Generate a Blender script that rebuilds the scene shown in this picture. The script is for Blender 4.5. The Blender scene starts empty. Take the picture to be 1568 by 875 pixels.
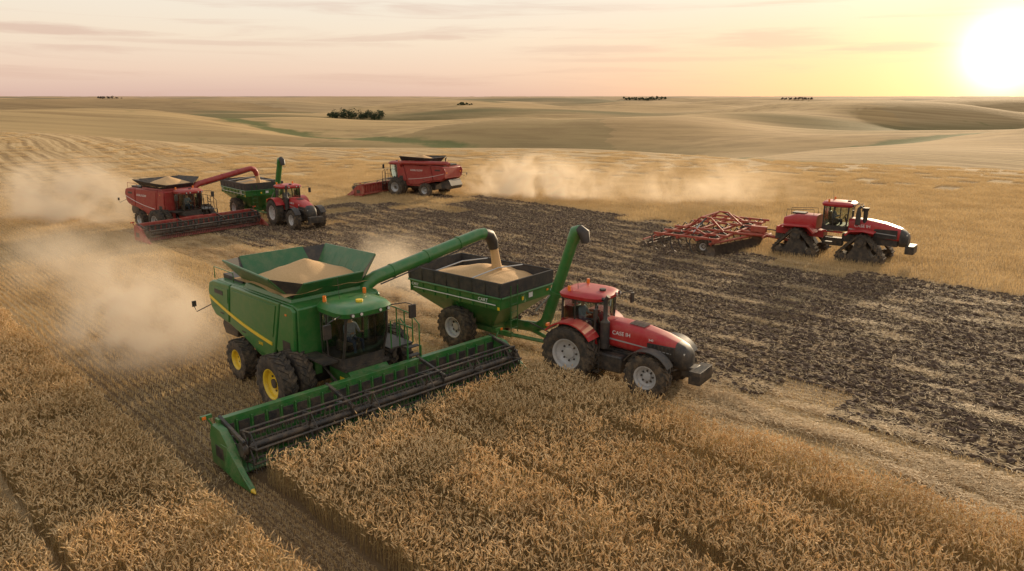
import bpy, bmesh, math, random
from mathutils import Vector, Matrix, noise
R=random.Random(7)
rad=math.radians
S2=math.sqrt(2)
sc=bpy.context.scene
def link(o): sc.collection.objects.link(o); return o
# ---------------------------------------------------------------- nodes helper
class NT:
    def __init__(s,t): s.t=t; s.n=t.nodes; s.l=t.links
    def node(s,typ,**kw):
        n=s.n.new(typ)
        for k,v in kw.items(): setattr(n,k,v)
        return n
    def put(s,sock,val):
        if isinstance(val,bpy.types.NodeSocket): s.l.new(val,sock)
        elif val is not None:
            if isinstance(val,tuple) and len(val)==3 and sock.type=='RGBA': val=val+(1,)
            sock.default_value=val
    def m(s,op,a,b=None,c=None,clamp=False):
        n=s.node('ShaderNodeMath',operation=op,use_clamp=clamp)
        s.put(n.inputs[0],a)
        if b is not None: s.put(n.inputs[1],b)
        if c is not None: s.put(n.inputs[2],c)
        return n.outputs[0]
    def mix(s,f,a,b,blend='MIX'):
        n=s.node('ShaderNodeMix',data_type='RGBA',blend_type=blend)
        s.put(n.inputs[0],f); s.put(n.inputs[6],a); s.put(n.inputs[7],b)
        return n.outputs[2]
    def noise(s,vec,scale,detail=4,rough=.55,dist=0):
        n=s.node('ShaderNodeTexNoise')
        if vec is not None: s.put(n.inputs['Vector'],vec)
        n.inputs['Scale'].default_value=scale; n.inputs['Detail'].default_value=detail
        n.inputs['Roughness'].default_value=rough; n.inputs['Distortion'].default_value=dist
        return n.outputs[0]
    def smooth(s,v,a,b,x=0.,y=1.):
        n=s.node('ShaderNodeMapRange',interpolation_type='SMOOTHSTEP')
        s.put(n.inputs[0],v); s.put(n.inputs[1],a); s.put(n.inputs[2],b)
        n.inputs[3].default_value=x; n.inputs[4].default_value=y
        return n.outputs[0]
    def ramp(s,f,stops):
        n=s.node('ShaderNodeValToRGB'); e=n.color_ramp.elements
        while len(e)<len(stops): e.new(.5)
        for i,(p,c) in enumerate(stops):
            e[i].position=p; e[i].color=tuple(c)+(1,) if len(c)==3 else c
        s.put(n.inputs[0],f); return n.outputs[0]
    def comb(s,x,y,z):
        n=s.node('ShaderNodeCombineXYZ')
        s.put(n.inputs[0],x); s.put(n.inputs[1],y); s.put(n.inputs[2],z); return n.outputs[0]
    def sep(s,v):
        n=s.node('ShaderNodeSeparateXYZ'); s.put(n.inputs[0],v); return n.outputs
    def bump(s,h,strength,dist):
        n=s.node('ShaderNodeBump'); s.put(n.inputs['Height'],h)
        n.inputs['Strength'].default_value=strength; n.inputs['Distance'].default_value=dist
        return n.outputs[0]
def newmat(name):
    m=bpy.data.materials.new(name); m.use_nodes=True
    nt=NT(m.node_tree); b=m.node_tree.nodes['Principled BSDF']
    return m,nt,b
DUST=(.45,.31,.18)
def paint(name,col,rough=.35,metal=0,dust=.35,coat=.3,sc_=3.):
    m,nt,b=newmat(name)
    g=nt.node('ShaderNodeNewGeometry'); pos=g.outputs['Position']
    n1=nt.noise(pos,sc_,5,.65); n2=nt.noise(pos,sc_*9,2,.6)
    up=nt.sep(g.outputs['Normal'])[2]; z=nt.sep(pos)[2]
    low=nt.smooth(z,2.2,.2)
    f=nt.m('ADD',nt.m('MULTIPLY',nt.smooth(n1,.35,.75),.7),nt.m('MULTIPLY',nt.smooth(n2,.4,.8),.35))
    f=nt.m('MULTIPLY',f,nt.m('ADD',nt.m('ADD',.4,nt.m('MULTIPLY',low,.7)),nt.m('MULTIPLY',nt.m('MAXIMUM',up,0.),.3)))
    f=nt.m('MULTIPLY',f,dust,clamp=True)
    nt.put(b.inputs['Base Color'],nt.mix(f,col,DUST))
    nt.put(b.inputs['Roughness'],nt.m('ADD',rough,nt.m('MULTIPLY',f,.5),clamp=True))
    b.inputs['Metallic'].default_value=metal
    b.inputs['Coat Weight'].default_value=coat; b.inputs['Coat Roughness'].default_value=.2
    return m
M={}
M['green']=paint('green_paint',(.018,.150,.028),.36)
M['green2']=paint('dark_green_paint',(.012,.115,.026),.42)
M['red']=paint('red_paint',(.40,.010,.016),.42,coat=.12)
M['redd']=paint('dusty_red_paint',(.30,.018,.018),.5,dust=.5,coat=.1)
M['orange']=paint('implement_red_paint',(.36,.04,.022),.5,dust=.5,coat=0)
M['yellow']=paint('yellow_paint',(.80,.54,.02),.4,dust=.3)
M['black']=paint('black_plastic',(.018,.018,.019),.5,dust=.3,coat=0)
M['dark']=paint('dark_metal',(.035,.035,.037),.5,metal=.3,dust=.4,coat=0)
M['grey']=paint('grey_metal',(.42,.43,.44),.4,metal=.4,dust=.3)
M['silver']=paint('silver_rim',(.5,.5,.5),.45,metal=.2,dust=.45)
M['rubber']=paint('tyre_rubber',(.022,.021,.02),.85,dust=.5,coat=0,sc_=5)
M['white']=paint('white_decal',(.75,.75,.73),.5,dust=.15,coat=0)
M['canvas']=paint('tank_canvas',(.03,.03,.032),.7,dust=.4,coat=0)
M['amber']=paint('amber_lens',(.8,.2,.02),.3,dust=.1)
M['lamp']=paint('lamp_glass',(.6,.6,.55),.15,dust=.1)
M['steelblade']=paint('worn_steel',(.10,.08,.07),.5,metal=.5,dust=.5,coat=0)
def mk_glass():
    m,nt,b=newmat('tinted_glass'); nt.n.remove(b)
    out=nt.n['Material Output']
    t=nt.node('ShaderNodeBsdfTransparent'); t.inputs[0].default_value=(.68,.73,.68,1)
    g=nt.node('ShaderNodeBsdfGlossy'); g.inputs[0].default_value=(.9,.9,.9,1); g.inputs['Roughness'].default_value=.04
    f=nt.node('ShaderNodeFresnel'); f.inputs[0].default_value=1.5
    mx=nt.node('ShaderNodeMixShader'); nt.l.new(nt.m('ADD',nt.m('MULTIPLY',f.outputs[0],.9),.03,clamp=True),mx.inputs[0])
    nt.l.new(t.outputs[0],mx.inputs[1]); nt.l.new(g.outputs[0],mx.inputs[2]); nt.l.new(mx.outputs[0],out.inputs[0])
    return m
M['glass']=mk_glass()
def mk_simple(name,c1,c2,scale,rough=.9,bump=.0,bd=.02,detail=5):
    m,nt,b=newmat(name)
    g=nt.node('ShaderNodeNewGeometry'); n=nt.noise(g.outputs['Position'],scale,detail,.7)
    nt.put(b.inputs['Base Color'],nt.mix(nt.smooth(n,.3,.7),c1,c2)); b.inputs['Roughness'].default_value=rough
    if bump: nt.put(b.inputs['Normal'],nt.bump(n,bump,bd))
    return m
M['grain']=mk_simple('wheat_grain',(.50,.29,.12),(.72,.47,.23),45,.8,.8,.02)
M['skin']=mk_simple('skin',(.45,.26,.18),(.52,.31,.22),8,.6)
M['shirt']=mk_simple('shirt_cloth',(.20,.24,.30),(.25,.30,.38),10,.9)
M['jeans']=mk_simple('jeans_cloth',(.03,.05,.10),(.05,.07,.13),12,.9)
M['shoe']=mk_simple('boot_leather',(.05,.03,.02),(.08,.05,.03),10,.7)
M['foliage']=mk_simple('foliage',(.03,.045,.018),(.085,.10,.04),.6,.9)
M['folfar']=mk_simple('haze_tinted_foliage',(.13,.10,.085),(.19,.15,.12),.6,.9)  # far trees: distance haze painted into the leaf colour
M['bark']=mk_simple('bark',(.08,.06,.04),(.12,.09,.06),3,.9)
def straw(name,c1,c2,trans=.35):
    m,nt,b=newmat(name); out=nt.n['Material Output']
    g=nt.node('ShaderNodeNewGeometry'); oi=nt.node('ShaderNodeObjectInfo')
    n=nt.noise(g.outputs['Position'],.35,3,.6); n2=nt.noise(g.outputs['Position'],11,2,.5)
    f=nt.m('ADD',nt.m('MULTIPLY',nt.smooth(n,.3,.7),.4),nt.m('ADD',nt.m('MULTIPLY',nt.smooth(n2,.38,.62),.5),nt.m('MULTIPLY',oi.outputs['Random'],.1)))
    col=nt.mix(f,c1,c2)
    nt.put(b.inputs['Base Color'],col); b.inputs['Roughness'].default_value=.7
    b.inputs['Specular IOR Level'].default_value=.25
    tr=nt.node('ShaderNodeBsdfTranslucent'); nt.put(tr.inputs[0],col)
    mx=nt.node('ShaderNodeMixShader'); mx.inputs[0].default_value=trans
    nt.l.new(b.outputs[0],mx.inputs[1]); nt.l.new(tr.outputs[0],mx.inputs[2]); nt.l.new(mx.outputs[0],out.inputs[0])
    return m
M['ear']=straw('wheat_ear',(.52,.34,.145),(.95,.74,.43),.34)
M['stalk']=straw('wheat_stalk',(.30,.20,.08),(.56,.41,.19),.4)
M['stub']=straw('stubble_straw',(.46,.31,.14),(.80,.60,.32),.3)
M['chaff']=straw('chaff_straw',(.46,.32,.17),(.78,.60,.36),.2)
M['clod']=mk_simple('soil_clod',(.048,.028,.018),(.145,.092,.058),5,.95)
# ---------------------------------------------------------------- geometry primitives
def box(cx,cy,cz,sx,sy,sz,ry=0.,rz=0.):
    v=[]
    mt=Matrix.Rotation(rz,3,'Z')@Matrix.Rotation(ry,3,'Y')
    for dx in(-.5,.5):
        for dy in(-.5,.5):
            for dz in(-.5,.5):
                p=mt@Vector((dx*sx,dy*sy,dz*sz)); v.append((cx+p.x,cy+p.y,cz+p.z))
    return v,[(0,1,3,2),(4,6,7,5),(0,4,5,1),(2,3,7,6),(0,2,6,4),(1,5,7,3)]
def prism(prof,y0,y1):
    n=len(prof); v=[(x,y0,z) for x,z in prof]+[(x,y1,z) for x,z in prof]
    f=[tuple(range(n)),tuple(range(2*n-1,n-1,-1))]+[(i,(i+1)%n,n+(i+1)%n,n+i) for i in range(n)]
    return v,f
def loft(rings,cap=True,closed=True):
    n=len(rings[0]); v=[tuple(p) for r in rings for p in r]; f=[]
    for j in range(len(rings)-1):
        for i in range(n if closed else n-1):
            k=(i+1)%n; f.append((j*n+i,j*n+k,(j+1)*n+k,(j+1)*n+i))
    if cap: f.append(tuple(range(n))); f.append(tuple((len(rings)-1)*n+i for i in range(n)))
    return v,f
def frame(d):
    d=d.normalized(); a=Vector((0,0,1)) if abs(d.z)<.9 else Vector((1,0,0))
    u=d.cross(a).normalized(); return u,d.cross(u).normalized()
def tube(pts,r,n=8,cap=True):
    pts=[Vector(p) for p in pts]; rs=r if isinstance(r,(list,tuple)) else [r]*len(pts)
    rings=[]; u0=None
    for i,p in enumerate(pts):
        d=(pts[min(i+1,len(pts)-1)]-pts[max(i-1,0)]).normalized()
        if u0 is None: u,w=frame(d)
        else:
            u=(u0-d*u0.dot(d)).normalized(); w=d.cross(u).normalized()
        u0=u
        rings.append([p+(u*math.cos(2*math.pi*k/n)+w*math.sin(2*math.pi*k/n))*rs[i] for k in range(n)])
    return loft(rings,cap)
def lathe(prof,cx,cy,cz,n=32,closed=False,side=1):
    rings=[]
    for k in range(n):
        a=2*math.pi*k/n
        rings.append([(cx+max(r,.001)*math.cos(a),cy+y*side,cz+max(r,.001)*math.sin(a)) for r,y in prof])
    m=len(prof); v=[p for r in rings for p in r]; f=[]
    for j in range(n):
        k=(j+1)%n
        for i in range(m if closed else m-1):
            i2=(i+1)%m; f.append((j*m+i,k*m+i,k*m+i2,j*m+i2))
    return v,f
def panel(pts,t):
    p=[Vector(q) for q in pts]; nrm=(p[1]-p[0]).cross(p[2]-p[0]).normalized()*t
    n=len(p); v=[tuple(q) for q in p]+[tuple(q+nrm) for q in p]
    f=[tuple(range(n)),tuple(range(2*n-1,n-1,-1))]+[(i,(i+1)%n,n+(i+1)%n,n+i) for i in range(n)]
    return v,f
def sg(v): return 1 if v>=0 else -1
def ring_yz(x,z0,z1,hw,n=24,p=4.,cy=0.):
    o=[]
    for k in range(n):
        a=2*math.pi*(k+.5)/n; c,s=math.cos(a),math.sin(a)
        o.append((x,cy+hw*sg(c)*abs(c)**(2/p),(z0+z1)/2+(z1-z0)/2*sg(s)*abs(s)**(2/p)))
    return o
def ring_xy(x0,x1,hw,z,n=28,p=5.,cy=0.):
    o=[]
    for k in range(n):
        a=2*math.pi*(k+.5)/n; c,s=math.cos(a),math.sin(a)
        o.append(((x0+x1)/2+(x1-x0)/2*sg(c)*abs(c)**(2/p),cy+hw*sg(s)*abs(s)**(2/p),z))
    return o
def rect(x0,x1,y,z): return [(x0,-y,z),(x1,-y,z),(x1,y,z),(x0,y,z)]
def arc(cx,cz,r,a0,a1,y0,y1,t=.04,n=12):
    rings=[]
    for k in range(n+1):
        a=rad(a0+(a1-a0)*k/n); c,s=math.cos(a),math.sin(a)
        rings.append([(cx+r*c,y0,cz+r*s),(cx+(r+t)*c,y0,cz+(r+t)*s),(cx+(r+t)*c,y1,cz+(r+t)*s),(cx+r*c,y1,cz+r*s)])
    return loft(rings)
class Veh:
    def __init__(s,name,loc,heading,scale=1.):
        s.root=link(bpy.data.objects.new(name,None)); s.root.location=loc
        s.root.rotation_euler=(0,0,rad(heading)); s.root.scale=(scale,)*3; s.root.empty_display_size=.5; s.parts={}
        s.heading=heading; s.loc=Vector(loc); s.sc=scale
    def add(s,part,mat,geo,smooth=False,bev=None):
        d=s.parts.setdefault(part,dict(v=[],f=[],m=[],s=[],mats=[],bev=0))
        if mat not in d['mats']: d['mats'].append(mat)
        mi=d['mats'].index(mat); o=len(d['v'])
        d['v']+=[tuple(p) for p in geo[0]]
        for f in geo[1]:
            d['f'].append(tuple(i+o for i in f)); d['m'].append(mi); d['s'].append(smooth)
        if bev: d['bev']=bev
    def text(s,txt,x,y,z,size,mat='white',rot=(90,0,0)):
        c=bpy.data.curves.new('lettering','FONT'); c.body=txt; c.size=size; c.extrude=.004
        c.materials.append(M[mat]); o=link(bpy.data.objects.new('lettering',c)); o.parent=s.root
        o.location=(x,y,z); o.rotation_euler=tuple(rad(a) for a in rot)
    def done(s):
        for k,d in s.parts.items():
            me=bpy.data.meshes.new(k); me.from_pydata(d['v'],[],d['f'])
            for m in d['mats']: me.materials.append(M[m])
            me.polygons.foreach_set('material_index',d['m']); me.polygons.foreach_set('use_smooth',d['s'])
            bm=bmesh.new(); bm.from_mesh(me); bmesh.ops.recalc_face_normals(bm,faces=bm.faces); bm.to_mesh(me); bm.free()
            me.set_sharp_from_angle(angle=rad(42)); me.update()
            o=link(bpy.data.objects.new(k,me)); o.parent=s.root
            if d['bev']:
                b=o.modifiers.new('bevel','BEVEL'); b.width=d['bev']; b.segments=2; b.limit_method='ANGLE'; b.angle_limit=rad(40)
    def world(s,p):
        return Matrix.Translation(s.loc)@Matrix.Rotation(rad(s.heading),4,'Z')@(Vector(p)*s.sc)
def wheel(v,part,x,y,Ro,W,rr,rim,side,nl=20,zc=None):
    zc=Ro if zc is None else zc
    h=W/2
    prof=[(rr,-.84*h),(rr+.05,-.97*h),((rr+Ro)/2,-1.04*h),(Ro-.1,-h),(Ro-.055,-.9*h),(Ro-.045,-.5*h),(Ro-.04,0),(Ro-.045,.5*h),(Ro-.055,.9*h),(Ro-.1,h),((rr+Ro)/2,1.04*h),(rr+.05,.97*h),(rr,.84*h)]
    v.add(part,'rubber',lathe(prof,x,y,zc,36,True),True)
    for k in range(nl):
        for sd in(-1,1):
            a=2*math.pi*(k+(.5 if sd>0 else 0))/nl; da=.42*math.pi/nl; sh=1.5*math.pi/nl
            vs=[]
            for (yy,off) in((.0,0.),(sd*h*.98,sh)):
                for aa in(a+off-da,a+off+da):
                    for r in(Ro-.07,Ro):
                        vs.append((x+r*math.cos(aa),y+yy,zc+r*math.sin(aa)))
            v.add(part,'rubber',(vs,[(0,1,3,2),(4,6,7,5),(0,4,5,1),(2,3,7,6),(0,2,6,4),(1,5,7,3)]))
    pr=[(rr+.015,.88*h),(rr-.02,.86*h),(rr-.05,.75*h),(rr-.06,.35*h),(rr*.72,.28*h),(rr*.62,.1*h),(rr*.42,.06*h),(rr*.36,.3*h),(rr*.2,.34*h),(0,.34*h)]
    v.add(part,rim,lathe(pr,x,y,zc,32,False,side),True)
    v.add(part,rim,lathe([(rr+.01,.85*h),(rr-.05,.7*h),(rr*.6,.3*h),(0,.3*h)],x,y,zc,32,False,-side),True)
    for k in range(8):
        a=2*math.pi*k/8; q=rr*.52
        v.add(part,'dark',tube([(x+q*math.cos(a),y+side*.05*h,zc+q*math.sin(a)),(x+q*math.cos(a),y+side*.22*h,zc+q*math.sin(a))],.035,6))
def cab(v,x0,x1,hw,z0,z1,roof,flare=.12,roofh=.26,over=.1):
    n=28
    a=ring_xy(x0,x1,hw,z0,n,4.5); b=ring_xy(x0-.02,x1+flare*.8,hw+.04,(z0+z1)/2,n,4.2); c=ring_xy(x0-.02,x1+flare,hw,z1,n,4.5)
    v.add('cab_glass','glass',loft([a,b,c],False),True)
    for i in (3,10,17,24):
        v.add('cab_pillars','black',tube([a[i],b[i],c[i]],.045,8),True)
    for yy in (-hw,hw): v.add('cab_pillars','black',tube([(x0+.45*(x1-x0),yy*1.005,z0),(x0+.45*(x1-x0),yy*1.03,(z0+z1)/2),(x0+.45*(x1-x0),yy*1.005,z1)],.03,8),True)
    v.add('cab_base','black',loft([ring_xy(x0-.02,x1+.03,hw+.02,z0-.28,n,4.5),ring_xy(x0-.02,x1+.03,hw+.02,z0+.03,n,4.5)]),True)
    rr=[ring_xy(x0-over,x1+flare+over,hw+over,z1-.02,n,4),ring_xy(x0-over-.03,x1+flare+over+.05,hw+over+.03,z1+roofh*.45,n,4),
        ring_xy(x0-over+.05,x1+flare+over-.05,hw+over-.06,z1+roofh*.85,n,3.5),ring_xy(x0+.15,x1+flare-.15,hw-.2,z1+roofh,n,3.)]
    v.add('cab_roof',roof,loft(rr),True)
    v.add('cab_roof','black',loft([ring_xy(x0-over+.04,x1+flare+over-.04,hw+over-.04,z1-.06,n,4),ring_xy(x0-over+.04,x1+flare+over-.04,hw+over-.04,z1-.018,n,4)]),True)
    for yy in(-hw*.75,-hw*.4,hw*.4,hw*.75):
        v.add('work_lights','black',tube([(x1+flare+over-.04,yy,z1+.08),(x1+flare+over+.05,yy,z1+.08)],.065,10),True)
        v.add('work_lights','lamp',tube([(x1+flare+over+.05,yy,z1+.08),(x1+flare+over+.06,yy,z1+.08)],.05,10),True)
    for yy in(-hw*.85,hw*.85):
        v.add('work_lights','amber',tube([(x0+.35,yy,z1+roofh*.7),(x0+.35,yy,z1+roofh+.16)],.06,10),True)
    v.add('antenna','black',tube([(x0+.5,-.3,z1+roofh),(x0+.45,-.3,z1+roofh+.7)],.008,5)); v.add('antenna','yellow' if roof=='green' else 'black',tube([(x1-.2,0,z1+roofh-.03),(x1-.2,0,z1+roofh+.07)],.12,12),True)
    xs=x0+.4*(x1-x0)
    v.add('seat','black',box(xs-.05,0,z0+.12,.5,.5,.14),bev=.03); v.add('seat','black',box(xs-.3,0,z0+.48,.12,.48,.65,ry=-.1))
    v.add('steering','black',tube([(x1-.2,0,z0-.1),(x1-.38,0,z0+.5)],.04,8))
    c0=Vector((x1-.4,0,z0+.53)); pts=[c0+Vector((math.sin(t)*.2*.5,math.cos(t)*.2,math.sin(t)*.17)) for t in [2*math.pi*k/16 for k in range(17)]]
    v.add('steering','black',tube(pts,.016,6),True)
    v.add('seat','dark',box(xs+.1,-.42,z0+.25,.5,.14,.3))
    return (xs-.08,0,z0+.2)
# ---------------------------------------------------------------- driver
def make_person():
    P=[(0,0,.06),(-.03,0,.3),(-.03,0,.5),(-.02,0,.66),(.0,0,.74),(.02,0,.86)]
    Rr=[.15,.14,.16,.055,.075,.085]; E=[(0,1),(1,2),(2,3),(3,4),(4,5)]
    def a(p,r,par): P.append(p); Rr.append(r); E.append((par,len(P)-1)); return len(P)-1
    for s in(-1,1):
        sh=a((-.02,.2*s,.55),.065,2); el=a((.1,.27*s,.30),.048,sh); wr=a((.33,.19*s,.36),.03,el); ha=a((.39,.185*s,.385),.032,wr)
        for q,l in((-.028,.06),(-.01,.072),(.01,.068),(.027,.05)):
            f1=a((.42,.185*s+q,.40),.0095,ha); f2=a((.42+l*.6,.185*s+q,.40),.009,f1); a((.42+l*.7,.185*s+q,.37),.008,f2)
        t1=a((.39,.15*s,.40),.011,ha); a((.42,.135*s,.41),.009,t1)
        hp=a((.06,.1*s,.06),.09,0); kn=a((.44,.15*s,.1),.065,hp); an=a((.48,.15*s,-.32),.045,kn); a((.6,.16*s,-.38),.04,an)
    me=bpy.data.meshes.new('driver_body'); me.from_pydata(P,E,[]); o=link(bpy.data.objects.new('tmp',me))
    o.modifiers.new('skin','SKIN'); sb=o.modifiers.new('sub','SUBSURF'); sb.levels=2; sb.render_levels=2
    if not me.skin_vertices: 
        bm=bmesh.new(); bm.from_mesh(me); bm.verts.layers.skin.verify(); bm.to_mesh(me); bm.free()
    for i,sv in enumerate(me.skin_vertices[0].data): sv.radius=(Rr[i],Rr[i]); sv.use_root=(i==0)
    dg=bpy.context.evaluated_depsgraph_get(); dg.update()
    m2=bpy.data.meshes.new_from_object(o.evaluated_get(dg)); bpy.data.objects.remove(o)
    m2.name='driver_body'; m2.materials.clear()
    for k in('shirt','jeans','skin','shoe','red','dark'): m2.materials.append(M[k])
    for p in m2.polygons:
        c=p.center; p.use_smooth=True
        p.material_index=3 if c.z<-.29 else (2 if c.z>.635 or (c.x>.33 and c.z>.27) else (1 if c.z<.17 else 0))
    bm=bmesh.new(); bm.from_mesh(m2)
    def extra(geo,mi):
        vs=[bm.verts.new(p) for p in geo[0]]
        for f in geo[1]:
            try: fc=bm.faces.new([vs[i] for i in f]); fc.material_index=mi; fc.smooth=True
            except ValueError: pass
    capr=[[(.02+(.1*math.cos(e)+.0)*math.cos(t),.1*math.cos(e)*math.sin(t),.865+.1*math.sin(e)) for t in [2*math.pi*k/14 for k in range(14)]] for e in(0,.4,.8,1.2,1.5)]
    extra(loft(capr),4); extra(box(.14,0,.87,.12,.14,.012),4)
    extra(loft([[(.095,-.012,.85),(.095,.012,.85),(.095,0,.86)],[(.125,-.016,.80),(.125,.016,.80),(.13,0,.81)]]),2)
    extra(box(.098,.034,.835,.012,.022,.01),5); extra(box(.098,-.034,.835,.012,.022,.01),5); extra(box(.098,0,.77,.012,.045,.008),0)
    extra(box(.02,.098,.82,.035,.015,.06),2); extra(box(.02,-.098,.82,.035,.015,.06),2)
    bm.to_mesh(m2); bm.free(); return m2
PERSON=make_person()
def driver(v,p):
    o=link(bpy.data.objects.new('driver',PERSON)); o.location=v.world(p); o.rotation_euler=(0,0,rad(v.heading))
# ---------------------------------------------------------------- heap of grain
def heap(x0,x1,hy,z0,h,nx=26,ny=22,seed=0.,cx=None,cy=0.,slope=.55):
    vs=[];fs=[]; cx=(x0+x1)/2 if cx is None else cx
    for i in range(nx+1):
        for j in range(ny+1):
            x=x0+(x1-x0)*i/nx; y=-hy+2*hy*j/ny
            d=math.hypot(x-cx,y-cy); z=z0+max(h-d*slope,-.25)+.05*noise.noise(Vector((x*2,y*2,seed)))
            vs.append((x,y,z))
    for i in range(nx):
        for j in range(ny):
            a=i*(ny+1)+j; fs.append((a,a+1,a+ny+2,a+ny+1))
    return vs,fs
# ---------------------------------------------------------------- combine
def header(v,Wd,col,x0=2.3):
    h=Wd/2
    v.add('header_frame',col,prism([(x0,.22),(x0,1.28),(x0+.07,1.28),(x0+.12,.34),(x0+1.05,.14),(x0+1.05,.09),(x0+.1,.16)],-h,h))
    v.add('header_frame',col,box(x0-.02,0,1.34,.2,Wd,.13)); v.add('header_frame',col,box(x0-.12,0,.35,.2,Wd,.18),bev=.015)
    n=int(Wd/.45)
    for i in range(n+1):
        y=-h+.05+(Wd-.1)*i/n
        v.add('header_frame',col,box(x0-.07,y,.78,.1,.06,.96)); 
        v.add('header_frame',col,box(x0+.11,y,.82,.05,.05,.92))
        if i<n: v.add('header_frame','dark',box(x0+.095,y+.22,.9,.02,.33,.6))
    v.add('feed_auger','steelblade',tube([(x0+.5,-h+.1,.52),(x0+.5,h-.1,.52)],.14,12),True)
    for sd in(-1,1):
        N=int(h*14)
        ra=[];rb=[]
        for k in range(N+1):
            y=sd*(.8+(h-.9)*k/N); t=k*.45*sd
            ra.append((x0+.5+.13*math.cos(t),y,.52+.13*math.sin(t))); rb.append((x0+.5+.27*math.cos(t),y,.52+.27*math.sin(t)))
        v.add('feed_auger','steelblade',([*ra,*rb],[(i,i+1,N+1+i+1,N+1+i) for i in range(N)]))
    for i in range(int(Wd/.15)):
        y=-h+.1+i*.15; v.add('cutter_bar','dark',([(x0+1.04,y-.025,.12),(x0+1.04,y+.025,.12),(x0+1.04,y,.08),(x0+1.22,y,.09)],[(0,1,2),(0,1,3),(1,2,3),(0,2,3)]))
    rx,rz,rr=x0+1.2,.88,.5
    v.add('reel','dark',tube([(rx,-h+.25,rz),(rx,h-.25,rz)],.085,12),True)
    nb=6
    secs=[-h+.3,-h*.6,-h*.2,h*.2,h*.6,h-.3]
    for k in range(nb):
        a=2*math.pi*k/nb+.2; bx,bz=rx+rr*math.cos(a),rz+rr*math.sin(a)
        v.add('reel','dark',tube([(bx,-h+.25,bz),(bx,h-.25,bz)],.032,6))
        y=-h+.3
        while y<h-.3:
            v.add('reel_tines','black',tube([(bx,y,bz),(bx-.03,y,bz-.15),(bx+.03,y,bz-.27)],.013,3)); y+=.15
    for y in secs:
        for k in range(nb):
            a=2*math.pi*k/nb+.2; a2=2*math.pi*(k+1)/nb+.2
            p=(rx+rr*math.cos(a),y,rz+rr*math.sin(a)); q=(rx+rr*math.cos(a2),y,rz+rr*math.sin(a2))
            v.add('reel','black',tube([(rx,y,rz),p],.035,6)); v.add('reel','black',tube([p,q],.022,6))
    for y in(-h+.12,-h/3,h/3,h-.12):
        v.add('reel_arms','black' ,box((x0+rx)/2+.02,y,1.25,rx-x0+.3,.09,.11,ry=.2),bev=.01)
        v.add('reel_arms','black',box(rx+.05,y,.98,.12,.06,.4))
        v.add('reel_arms','grey',tube([(x0,y+.09,.85),(rx-.25,y+.09,1.1)],.03,8),True)
    for sd in(-1,1):
        y=sd*h
        v.add('end_shields',col,prism([(x0-.15,.14),(x0-.18,.95),(x0-.02,1.3),(x0+.5,1.28),(x0+.95,.95),(x0+1.25,.55),(x0+1.3,.1)],y-.06*sd,y+.16*sd),bev=.04)
        v.add('end_shields','black',box(x0+.4,y+sd*.165,.6,.5,.012,.35)); v.add('end_shields','black',box(x0+.95,y-sd*.1,.85,.9,.04,.16,ry=.35))
        v.add('end_shields','black',tube([(rx,y-sd*.06,rz),(rx,y-sd*.2,rz)],.2,12))
        v.add('end_dividers',col,prism([(x0+.5,.1),(x0+.5,.9),(x0+.9,.92),(x0+1.35,.62),(x0+1.8,.32),(x0+2.1,.15),(x0+2.1,.07),(x0+1.3,.08)],y+sd*.02,y+sd*.17),bev=.03)
        v.add('end_dividers',col,loft([[(x0+.9,y+sd*.02,.3),(x0+.9,y+sd*.3,.35),(x0+.9,y+sd*.17,.9)],[(x0+1.4,y,.12),(x0+1.4,y+sd*.27,.15),(x0+1.4,y+sd*.15,.6)],[(x0+2.1,y+sd*.05,.07),(x0+2.1,y+sd*.15,.07),(x0+2.1,y+sd*.1,.16)]]))
        v.add('end_dividers','yellow' if col=='green' else col,loft([ring_yz(x0+2.08,.055,.17,.07,10,3,cy=y+sd*.1),ring_yz(x0+2.24,.05,.09,.015,10,2,cy=y+sd*.09)]),True)
        v.add('marker_lamps',col,tube([(x0+.0,y+sd*.12,1.25),(x0-.0,y+sd*.25,1.5)],.025,6))
        v.add('marker_lamps',col,box(x0,y+sd*.28,1.56,.08,.3,.1)); v.add('marker_lamps','amber',box(x0+.05,y+sd*.36,1.56,.05,.1,.08))
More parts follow.
